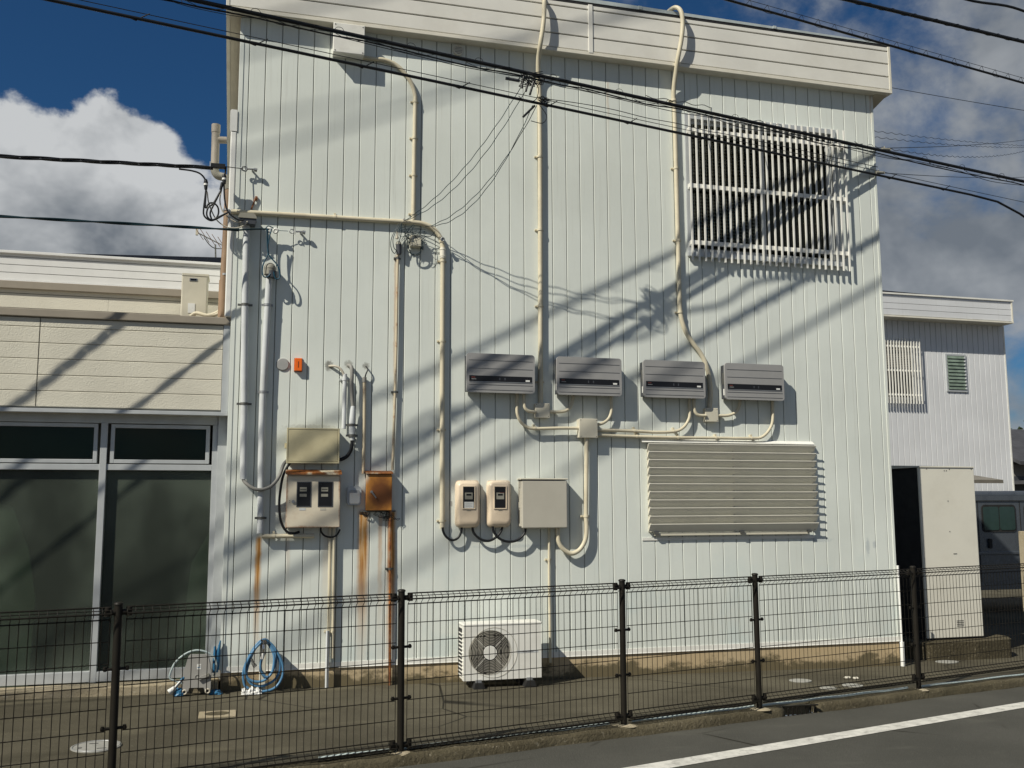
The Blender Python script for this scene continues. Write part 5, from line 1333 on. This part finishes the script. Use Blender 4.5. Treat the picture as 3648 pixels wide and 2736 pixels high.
MB().box(-0.287, -0.262, -0.2022, -0.2016, 0.292, 0.299).build('emblem_mark', 'bluehose', t); MB().box(-0.270, -0.262, -0.2022, -0.2016, 0.302, 0.318).build('emblem_mark', 'reelgrey', t)
MB().tube(catmull([(-0.36, -0.12, 0.12), (-0.46, -0.12, 0.165), (-0.527, -0.12, 0.20), (-0.515, -0.12, 0.27), (-0.485, -0.12, 0.335), (-0.43, -0.12, 0.388), (-0.367, -0.12, 0.424), (-0.294, -0.12, 0.437), (-0.214, -0.12, 0.417), (-0.151, -0.12, 0.371), (-0.125, -0.12, 0.30), (-0.14, -0.12, 0.2)], 6), 0.0085, 8).build('hose_loop', 'palepipe', t)
MB().tube([(-0.40, -0.19, 0.215), (-0.475, -0.20, 0.125)], [0.014, 0.012], 10).build('spray_grip', 'bluebag', t)
MB().tube([(-0.425, -0.205, 0.19), (-0.49, -0.21, 0.115)], 0.008, 8).build('spray_lever', 'label', t)
MB().tube([(-0.475, -0.20, 0.125), (-0.525, -0.205, 0.09)], [0.02, 0.026], 14).build('spray_head', 'plasticbag', t)
tag(MB().tube([(-0.135, -0.04, 0.22), (-0.14, -0.04, 0.36), (-0.143, -0.04, 0.455)], [0.028, 0.020, 0.010], 8).tube([(-0.125, -0.03, 0.24), (-0.115, -0.03, 0.38), (-0.097, -0.03, 0.505)], [0.026, 0.022, 0.006], 8).build('folded_parasol', 'bluebag'), 'folded blue plastic bundle standing behind the hose reel', 'bundle')
bag = MB(); rn = random.Random(4)
for (c, sx, sy, sz) in (((-0.435, -0.17, 0.085), 0.055, 0.05, 0.04), ((-0.12, -0.15, 0.075), 0.06, 0.045, 0.025)):
    vs = []; fs = []
    for i in range(6):
        for k in range(12):
            a = 2 * math.pi * k / 12; b = math.pi / 2 * i / 5; j = rn.uniform(0.8, 1.15)
            vs.append((c[0] + sx * math.cos(a) * math.cos(b) * j, c[1] + sy * math.sin(a) * math.cos(b) * j, c[2] - 0.03 + sz * 1.6 * math.sin(b) * j))
    for i in range(5):
        for k in range(12): fs.append((i * 12 + k, i * 12 + (k + 1) % 12, (i + 1) * 12 + (k + 1) % 12, (i + 1) * 12 + k))
    bag.add(vs, fs)
bag.build('spare_hose_heap', 'bluebag', t)

t = thing('standpipe', (0.285, -0.13, G(0.3)), 'pale square tap post with a blue hose coiled over it', 'tap post')
MB().box(0.258, 0.318, -0.15, -0.09, 0.03, 0.495).build('post', 'boxcream', t, 0.006)
MB().ball((0.288, -0.12, 0.485), 0.052, 0.048, 0.045, 16, 6, True).build('cap', 'taupepipe', t)
tp = MB().tube([(0.288, -0.152, 0.475), (0.289, -0.195, 0.470)], 0.014, 10).tube(catmull([(0.289, -0.188, 0.47), (0.29, -0.198, 0.44), (0.288, -0.198, 0.40)], 5), 0.013, 10).tube([(0.288, -0.182, 0.475), (0.288, -0.182, 0.51)], 0.008, 8).box(0.262, 0.314, -0.188, -0.176, 0.508, 0.518)
tp.build('tap', 'chrome', t)
MB().tube([(0.286, -0.198, 0.405), (0.279, -0.198, 0.345)], [0.013, 0.016], 10).build('hose_connector', 'label', t)
hc = MB()
for pts in ([(0.279, -0.198, 0.355), (0.268, -0.20, 0.284), (0.282, -0.20, 0.220), (0.327, -0.20, 0.180), (0.372, -0.195, 0.22), (0.389, -0.18, 0.316), (0.379, -0.16, 0.393), (0.335, -0.14, 0.47), (0.288, -0.16, 0.515), (0.219, -0.17, 0.463), (0.150, -0.18, 0.340), (0.116, -0.18, 0.228), (0.129, -0.18, 0.121), (0.165, -0.18, 0.085)],
            [(0.289, -0.17, 0.512), (0.195, -0.19, 0.413), (0.134, -0.19, 0.278), (0.159, -0.19, 0.176), (0.241, -0.19, 0.141), (0.322, -0.19, 0.162), (0.385, -0.18, 0.25), (0.405, -0.165, 0.36), (0.345, -0.15, 0.48), (0.30, -0.16, 0.52)],
            [(0.292, -0.145, 0.516), (0.22, -0.15, 0.44), (0.165, -0.16, 0.31), (0.145, -0.165, 0.20), (0.20, -0.17, 0.115), (0.30, -0.17, 0.10), (0.41, -0.165, 0.16), (0.445, -0.155, 0.28), (0.395, -0.145, 0.41), (0.32, -0.14, 0.505)],
            [(0.30, -0.15, 0.518), (0.36, -0.15, 0.47), (0.410, -0.16, 0.406), (0.463, -0.17, 0.296), (0.472, -0.18, 0.20), (0.436, -0.19, 0.114), (0.374, -0.20, 0.067), (0.27, -0.20, 0.05)]):
    hc.tube(catmull(pts, 7), 0.0118, 8)
hc.build('hose', 'bluehose', t)
MB().tube([(0.185, -0.19, 0.35), (0.20, -0.195, 0.31)], 0.011, 8).tube([(0.195, -0.195, 0.315), (0.222, -0.205, 0.278)], [0.014, 0.021], 12).build('spray_nozzle', 'clampdark', t)
cb_ = MB(); rn = random.Random(9)
for c in ((0.135, -0.20, 0.055), (0.19, -0.21, 0.058), (0.25, -0.21, 0.05)):
    vs = []; fs = []
    for i in range(6):
        for k in range(10):
            a = 2 * math.pi * k / 10; b = math.pi / 2 * i / 5; j = rn.uniform(0.65, 1.25)
            vs.append((c[0] + 0.042 * math.cos(a) * math.cos(b) * j, c[1] + 0.04 * math.sin(a) * math.cos(b) * j, c[2] - 0.025 + 0.062 * math.sin(b) * j))
    for i in range(5):
        for k in range(10): fs.append((i * 10 + k, i * 10 + (k + 1) % 10, (i + 1) * 10 + (k + 1) % 10, (i + 1) * 10 + k))
    cb_.add(vs, fs)
tag(cb_.build('crumpled_bag', 'plasticbag'), 'crumpled clear plastic bag on the ground under the coiled blue hose', 'bag')

# ------------------------------------------------------------------ covers in the yard
def disc(name, x, y, rx, ry, mat, lb, cat, group=None, h=0.006):
    g = G(x); m = MB(); n = 28
    ring0 = [(x + rx * math.cos(2 * math.pi * i / n), y + ry * math.sin(2 * math.pi * i / n), g - 0.004) for i in range(n)]
    ring1 = [(a, b, g + h) for a, b, c in ring0]
    m.add(ring0 + ring1, [(i, (i + 1) % n, n + (i + 1) % n, n + i) for i in range(n)], True); m.add(ring1, [list(range(n))])
    o = m.build(name, mat); tag(o, lb, cat, group); return o
mh = disc('manhole_cover', -0.895, -2.0, 0.17, 0.185, 'iron', 'round pale manhole cover in the yard behind the left fence post', 'manhole cover')
g = G(-0.9) + 0.0062
MB().ring((-0.895, -2.0, g), (0, 0, 1), 0.158, 0.0035, 32, 5).build('rim', 'steel', mh)
for (a, b, c_, d_) in ((-0.95, -0.89, -1.93, -1.92), (-0.88, -0.82, -2.09, -2.08), (-1.01, -0.985, -2.05, -2.03)): MB().box(a, b, c_, d_, g - 0.001, g + 0.002).build('slot', 'dark', mh)
cg = thing('yard_drain', (-0.08, -1.07, G(-0.1)), 'square concrete frame with a round dark grate in the yard', 'drain')
gz = G(-0.08)
MB().box(-0.235, 0.06, -1.19, -0.95, gz - 0.01, gz + 0.010).build('frame', 'concrete', cg, 0.004)
n = 26; gm = MB(); gm.add([(-0.09 + 0.10 * math.cos(2 * math.pi * i / n), -1.07 + 0.075 * math.sin(2 * math.pi * i / n), gz + 0.0125) for i in range(n)], [list(range(n))]); gm.build('grate', 'kerb', cg)
wc = 'small round pale covers in the yard near the right corner'
disc('pipe_cover', 5.60, -0.65, 0.115, 0.10, 'iron', 'pale round cover furthest from the fence, of the group of small covers', 'cover', wc)
disc('pipe_cover', 5.643, -1.082, 0.085, 0.07, 'iron', 'smallest round cover of the group, nearest the fence', 'cover', wc)
disc('pipe_cover', 5.97, -1.0, 0.105, 0.09, 'iron', 'pale round cover at the right of the small group', 'cover', wc)
disc('pipe_cover', 8.0, 0.12, 0.14, 0.10, 'iron', 'pale round cover by the fence, in front of the tall cream cabinet', 'cover', wc)
pm = MB(); rn = random.Random(2)
for k in range(4): pm.ball((6.15 + 0.03 * k, -0.66 + rn.uniform(-0.03, 0.03), G(6.2) + 0.012), 0.024 - 0.004 * k, 0.03, 0.014, 7, 4)
tag(pm.build('scrap_paper', 'boxgrey'), 'scrap of crumpled white paper near the round covers', 'litter')

# ------------------------------------------------------------------ wire mesh fence
FX = [-2.55, -0.66, 1.167, 3.021, 4.416, 6.418, 8.36, 10.3]
def ftop(x): return 1.132 - 0.003 * x
FB = 1.075                                                # mesh height
fence = thing('mesh_fence', (3.0, fy(3.0), G(3.0)), 'dark brown wire mesh fence along the road in front of the buildings', 'fence')
FU = Vector((1, FS, 0)).normalized(); FN = Vector((FS, -1, 0)).normalized()      # along, and out towards the road
first = None
for x in FX:
    c = Vector((x, fy(x), 0)); ln = FU * rnd.uniform(-0.006, 0.006); zt = ftop(x) + 0.02
    p = MB().tube([c + Vector((0, 0, G(x) - 0.02)), c + ln + Vector((0, 0, zt))], 0.0245, 14).build('post', 'bronze', fence)
    MB().tube([c + ln + Vector((0, 0, zt - 0.006)), c + ln + Vector((0, 0, zt + 0.004)), c + ln + Vector((0, 0, zt + 0.010))], [0.029, 0.029, 0.018], 14).build('post_cap', 'bronze', p)
    zb = ftop(x) - FB
    for z in (ftop(x) - 0.03, ftop(x) - 0.37, ftop(x) - 0.72, zb + 0.04):
        big = 2.0 if z > ftop(x) - 0.1 or z < zb + 0.1 else 1.0
        for sgn in (-1, 1):
            m = MB(); a = c + FU * (0.02 * sgn) + Vector((0, 0, z)); b = c + FU * (0.075 * sgn) + Vector((0, 0, z))
            m.tube([a, b], 0.010 * big, 6); m.tube([b - FU * (0.012 * sgn) - Vector((0, 0, 0.012 * big)), b - FU * (0.012 * sgn) + Vector((0, 0, 0.016 * big))], 0.010 * big, 6)
            m.build('bracket', 'bronze', p)
prof = [(0.0, -FB + 0.0), (0.045, -FB + 0.03), (0.0, -FB + 0.075), (0.0, -0.075), (0.045, -0.036), (0.0, 0.0)]
for k in range(len(FX) - 1):
    xa, xb = FX[k], FX[k + 1]
    A_ = Vector((xa, fy(xa), 0)) + FU * 0.045; B_ = Vector((xb, fy(xb), 0)) - FU * 0.045
    n = max(4, round((B_ - A_).length / 0.05))
    m = MB()
    for i in range(n + 1):
        q = A_.lerp(B_, i / n) + FU * rnd.uniform(-0.0025, 0.0025); zt = ftop(q.x) + rnd.uniform(-0.001, 0.001)
        m.tube([q + FN * a + Vector((0, 0, zt + b)) for a, b in prof], 0.0027, 4, True)
    hz = [(0.0, 0.0, 0.0052), (0.045, -0.036, 0.0055), (0.0, -0.075, 0.0045), (0.0, -FB, 0.0052), (0.045, -FB + 0.03, 0.0055), (0.0, -FB + 0.075, 0.0045), (0.02, -0.018, 0.003), (0.02, -FB + 0.05, 0.003), (0.02, -FB + 0.015, 0.003)]
    nh = 7
    for j in range(1, nh): hz.append((-0.004, -0.075 - (FB - 0.15) * j / nh, 0.0032))
    for (a, b, r) in hz:
        m.tube([A_ + FN * a + Vector((0, 0, ftop(A_.x) + b)), B_ + FN * a + Vector((0, 0, ftop(B_.x) + b))], r, 5)
    stuff(m.build('wire_mesh', 'bronze', fence))
# pale pipe lying along the fence foot
pp = MB()
for (xa, xb) in ((0.6, 2.9), (3.12, 4.38), (4.47, 6.3), (6.5, 9.5)):
    pts = [Vector((xa + (xb - xa) * i / 12, fy(xa + (xb - xa) * i / 12) + 0.045, G(xa + (xb - xa) * i / 12) + 0.034 + 0.003 * math.sin(i * 1.7))) for i in range(13)]
    pp.tube(pts, 0.011, 8)
tag(pp.build('pale_tubing', 'palepipe'), 'pale blue tubing lying along the foot of the fence', 'tubing')
for x in (3.021, 4.416, 6.418, 1.167):
    rn = random.Random(int(x * 10)); vs = []; fs = []; n = 12
    for i in range(4):
        for k in range(n):
            a = 2 * math.pi * k / n; b = math.pi / 2 * i / 3; j = rn.uniform(0.8, 1.2)
            vs.append((x + 0.10 * math.cos(a) * math.cos(b) * j, fy(x) + 0.06 * math.sin(a) * math.cos(b) * j, G(x) + 0.012 + 0.018 * math.sin(b)))
    for i in range(3):
        for k in range(n): fs.append((i * n + k, i * n + (k + 1) % n, (i + 1) * n + (k + 1) % n, (i + 1) * n + k))
    fm = MB().add(vs, fs, True).build('footing_mortar', 'concrete', fence)

# ------------------------------------------------------------------ right-hand background
BY = 11.0
bb = thing('far_building', (17.0, BY, -0.2), 'second white building further back at the right, solar panels on its roof', 'building')
wl = MB().box(12.0, 19.11, BY + 0.02, BY + 8, -0.3, 6.45).build('wall', 'gap', bb)
p0 = None
for i in range(34):
    x0 = 19.10 - (i + 1) * P
    if p0 is None: p0 = MB().prism([(x0 + 0.005, BY + 0.03), (x0 + P - 0.005, BY + 0.03), (x0 + P - 0.005, BY + 0.006), (x0 + P - 0.010, BY), (x0 + 0.010, BY), (x0 + 0.005, BY + 0.006)], -0.1, 6.34, 'z').build('siding_panel', 'siding_far', wl)
    else: inst(p0, wl, -i * P)
MB().box(19.09, 19.13, BY - 0.01, BY + 8, -0.1, 6.34).build('corner_trim', 'whitemetal', bb)
ff = MB().box(12.0, 19.03, BY - 0.385, BY + 8, 6.36, 6.92).build('fascia', 'gap', bb)
for z0, z1 in ((6.392, 6.533), (6.543, 6.685), (6.695, 6.836), (6.846, 6.90)): MB().box(12.0, 19.03, BY - 0.4, BY - 0.384, z0, z1).build('fascia_board', 'siding_far', ff)
MB().box(12.0, 19.075, BY - 0.42, BY + 8, 6.338, 6.378).build('bottom_trim', 'trim', ff); MB().box(19.035, 19.07, BY - 0.415, BY + 8, 6.379, 6.90).build('end_trim', 'trim', ff)
MB().box(12.0, 19.10, BY - 0.43, BY + 8, 6.905, 6.945).build('roof_coping', 'whitemetal', bb)
MB().prism([(12.0, 7.20), (18.0, 7.08), (18.75, 7.06), (18.75, 7.10), (12.0, 7.26)], BY + 0.3, BY + 4.0).build('solar_array', 'solar', bb)
MB().box(18.55, 18.70, BY + 0.4, BY + 0.5, 6.945, 7.08).build('array_leg', 'alu', bb); MB().box(16.0, 16.1, BY + 0.4, BY + 0.5, 6.945, 7.12).build('array_leg', 'alu', bb)
# its barred window and jalousie
fw_ = MB().frame(15.30, 16.28, 4.32, 5.82, 0.06, BY - 0.03, BY + 0.02).build('window', 'alu', bb)
MB().box(15.36, 16.22, BY - 0.012, BY - 0.006, 4.38, 5.10).build('pane', 'blackgloss', fw_); MB().box(15.36, 16.22, BY - 0.012, BY - 0.006, 5.12, 5.76).build('pane', 'inverter_dk', fw_)
for k in range(14): MB().box(15.36, 16.22, BY - 0.018, BY - 0.012, 5.14 + k * 0.044, 5.155 + k * 0.044).build('blind_slat', 'boxgrey', fw_)
gl = MB().box(15.28, 16.43, BY - 0.10, BY - 0.085, 5.03, 5.075).build('window_grille', 'whitemetal', bb)
for z in (5.64, 4.42): MB().box(15.28, 16.43, BY - 0.10, BY - 0.085, z, z + 0.045).build('rail', 'whitemetal', gl)
b0 = MB().box(15.32, 15.345, BY - 0.125, BY - 0.101, 4.22, 5.87).build('bar', 'whitemetal', gl)
for i in range(1, 14): inst(b0, gl, i * 0.084)
jf = MB().frame(17.25, 17.87, 4.57, 5.54, 0.045, BY - 0.03, BY + 0.02).build('jalousie_window', 'alu', bb)
MB().box(17.29, 17.83, BY - 0.004, BY - 0.001, 4.6, 5.5).build('backing', 'backgreen', jf)
for k in range(10): MB().prism([(BY - 0.045, 4.63 + k * 0.088), (BY - 0.040, 4.632 + k * 0.088), (BY - 0.008, 4.735 + k * 0.088), (BY - 0.013, 4.735 + k * 0.088)], 17.30, 17.82, 'x').build('glass_blade', 'bladegreen', jf)
for k in range(10): MB().box(17.80, 17.83, BY - 0.05, BY - 0.02, 4.64 + k * 0.088, 4.665 + k * 0.088).build('blade_clip', 'siding_far', jf)
aw = MB().prism([(BY - 1.5, 2.22), (BY - 1.5, 2.30), (BY - 0.002, 2.52), (BY - 0.002, 2.44)], 15.9, 17.45, 'x').build('awning', 'awning', bb)
MB().box(16.3, 17.2, BY - 0.03, BY - 0.002, 0.0, 2.1).build('door', 'inverter', bb)

# concrete pad and tall cabinet
pad = MB().prism([(7.72, 0.42), (7.9, 0.24), (8.5, 0.20), (9.05, 0.26), (9.2, 0.5), (9.15, 1.6), (7.75, 1.6)], -0.2, 0.125, 'z').build('concrete_pad', 'kerb', None, 0.04)
struct(pad)
t = thing('tall_cabinet', (8.42, 0.9, 0.125), 'tall cream metal cabinet beyond the right corner, dark on its left side', 'cabinet')
cx, cy = 8.022, 0.43
MB().box(cx, cx + 0.78, cy, cy + 0.022, 0.148, 2.188).build('front_panel', 'vend', t, 0.006)
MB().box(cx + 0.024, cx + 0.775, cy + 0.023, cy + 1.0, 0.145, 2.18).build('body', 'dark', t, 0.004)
MB().box(cx - 0.018, cx + 0.012, cy + 0.008, cy + 0.036, 0.148, 2.188).build('edge_trim', 'vend', t, 0.004)
MB().prism([(cy - 0.01, 2.189), (cy + 1.0, 2.189), (cy + 1.0, 2.215), (cy + 0.5, 2.23), (cy - 0.01, 2.202)], cx - 0.02, cx + 0.785, 'x').build('top', 'vend', t)
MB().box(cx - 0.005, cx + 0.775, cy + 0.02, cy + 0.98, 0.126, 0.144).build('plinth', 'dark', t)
for (x, z) in ((0.09, 2.172), (0.42, 2.168), (0.74, 2.172), (0.345, 2.15), (0.375, 2.15), (0.375, 1.78), (0.375, 1.41)): MB().cyl((cx + x, cy + 0.0005, z), (cx + x, cy - 0.004, z), 0.0065, 8).build('screw', 'clampdark', t)
MB().box(cx + 0.41, cx + 0.46, cy - 0.003, cy + 0.0005, 1.138, 1.145).build('slot', 'dark', t)
for k in range(4): MB().box(cx + 0.40, cx + 0.50, cy - 0.003, cy + 0.0005, 0.28 + k * 0.02, 0.286 + k * 0.02).build('vent_slot', 'dark', t)
# corner rain pipe
t = thing('corner_rain_pipe', (7.285, -0.03, -0.05), 'white rain pipe at the foot of the right corner of the wall', 'pipe')
MB().tube([(7.29, -0.035, 0.19), (7.285, -0.035, 1.05)], 0.013, 10).build('pipe', 'white', t)
MB().tube([(7.288, -0.035, G(7.28) - 0.01), (7.29, -0.035, 0.20)], 0.024, 12).build('sleeve', 'white', t)

# grey van parked behind
t = thing('grey_van', (13.6, 5.3, G(14)), 'grey van parked behind the tall cabinet, mostly cut off by the frame', 'van')
vy = 4.6
side_ = [(11.0, 0.40), (11.1, 0.26), (15.3, 0.26), (15.45, 0.75), (15.1, 1.10), (14.5, 1.80), (14.2, 1.88), (11.3, 1.88), (11.1, 1.80), (11.0, 1.35)]
MB().prism(side_, vy + 0.02, vy + 1.62).build('body', 'van', t, 0.10, 4)
MB().box(11.3, 14.2, vy + 0.16, vy + 1.48, 1.83, 1.97).build('roof', 'van', t, 0.06, 4)
for (xa, xb) in ((12.52, 13.24), (13.42, 14.2)):
    wn = MB().prism(rrect(xa, xb, 1.25, 1.725, 0.07), vy + 0.008, vy + 0.019).build('window_seal', 'rubber', t, 0.004)
    xm = (xa + xb) / 2
    MB().prism(rrect(xa + 0.03, xm - 0.012, 1.285, 1.69, 0.04), vy + 0.002, vy + 0.007).build('side_window', 'vanglass', wn); MB().prism(rrect(xm + 0.012, xb - 0.03, 1.285, 1.69, 0.04), vy + 0.002, vy + 0.007).build('side_window', 'vanglass', wn)
MB().box(11.2, 14.3, vy + 0.004, vy + 0.019, 1.785, 1.80).build('rain_rail', 'rubber', t)
MB().box(11.0, 15.2, vy - 0.002, vy + 0.019, 0.86, 0.915).build('side_moulding', 'van', t, 0.01)
MB().prism(rrect(12.62, 12.685, 0.97, 1.14, 0.025), vy - 0.014, vy + 0.019).build('door_handle', 'rubber', t, 0.008)
MB().box(13.33, 13.338, vy + 0.012, vy + 0.0198, 0.4, 1.78).build('door_gap', 'rubber', t)
MB().box(12.44, 12.448, vy + 0.012, vy + 0.0198, 0.4, 1.78).build('door_gap', 'rubber', t)
for x in (11.75, 14.4):
    wh = MB().tube([(x, vy + 0.03, 0.12), (x, vy + 0.22, 0.12)], 0.29, 24).build('wheel', 'rubber', t, 0.02)
    MB().tube([(x, vy + 0.022, 0.12), (x, vy + 0.032, 0.12)], 0.18, 18).build('rim', 'alu', wh)

# pale post at the right edge, houses and trees beyond
t = MB().box(10.62, 10.95, 1.5, 1.75, -0.12, 1.36).build('gate_post', 'concrete', None, 0.01); tag(t, 'pale concrete post at the right edge of the view beside the van', 'post')
hh = thing('far_house', (34.5, 26, -0.3), 'old dark house glimpsed past the far building at the right edge', 'house')
MB().box(31.9, 38, 25, 31, -0.3, 3.4).build('wall', 'housewall', hh)
MB().prism([(24.0, 3.35), (24.0, 3.5), (28, 5.2), (32, 3.5), (32, 3.35), (28, 5.0)], 31.5, 39, 'x').build('roof', 'roofdark', hh)
MB().box(32.0, 33.2, 24.94, 24.99, 1.9, 2.9).build('window', 'inverter_dk', hh)
MB().box(31.7, 34, 23.6, 25.0, 2.55, 2.7).build('porch_roof', 'roofdark', hh)
def tree(x, y, h, w_, lb, seed):
    t = thing('far_tree', (x, y, -0.3), lb, 'tree', 'trees far off at the right edge')
    MB().tube([(x, y, -0.3), (x + 0.1, y, h * 0.5), (x, y, h * 0.85)], [0.25, 0.18, 0.06], 8).build('trunk', 'bark', t)
    rn = random.Random(seed); m = MB()
    for i in range(1500):
        a = rn.uniform(0, 6.283); b = math.asin(rn.uniform(-0.5, 1)); r = rn.uniform(0.55, 1.0) * (1 + 0.18 * math.sin(3 * a + seed) + 0.12 * math.sin(7 * a))
        c = Vector((x + w_ * r * math.cos(a) * math.cos(b), y + w_ * r * math.sin(a) * math.cos(b), h * 0.62 + h * 0.38 * r * math.sin(b)))
        u_ = Vector((rn.uniform(-1, 1), rn.uniform(-1, 1), rn.uniform(-1, 1))).normalized() * 0.28; v_ = u_.cross(Vector((rn.uniform(-1, 1), rn.uniform(-1, 1), rn.uniform(-1, 1)))).normalized() * 0.2
        m.add([c - u_, c + v_, c + u_, c - v_], [(0, 1, 2, 3)])
    m.build('crown', 'foliage', t)
tree(49, 41, 6.4, 3.4, 'dark tree left of two far off behind the old house', 1); tree(56, 46, 7.0, 4.2, 'dark tree right of two far off behind the old house', 2)
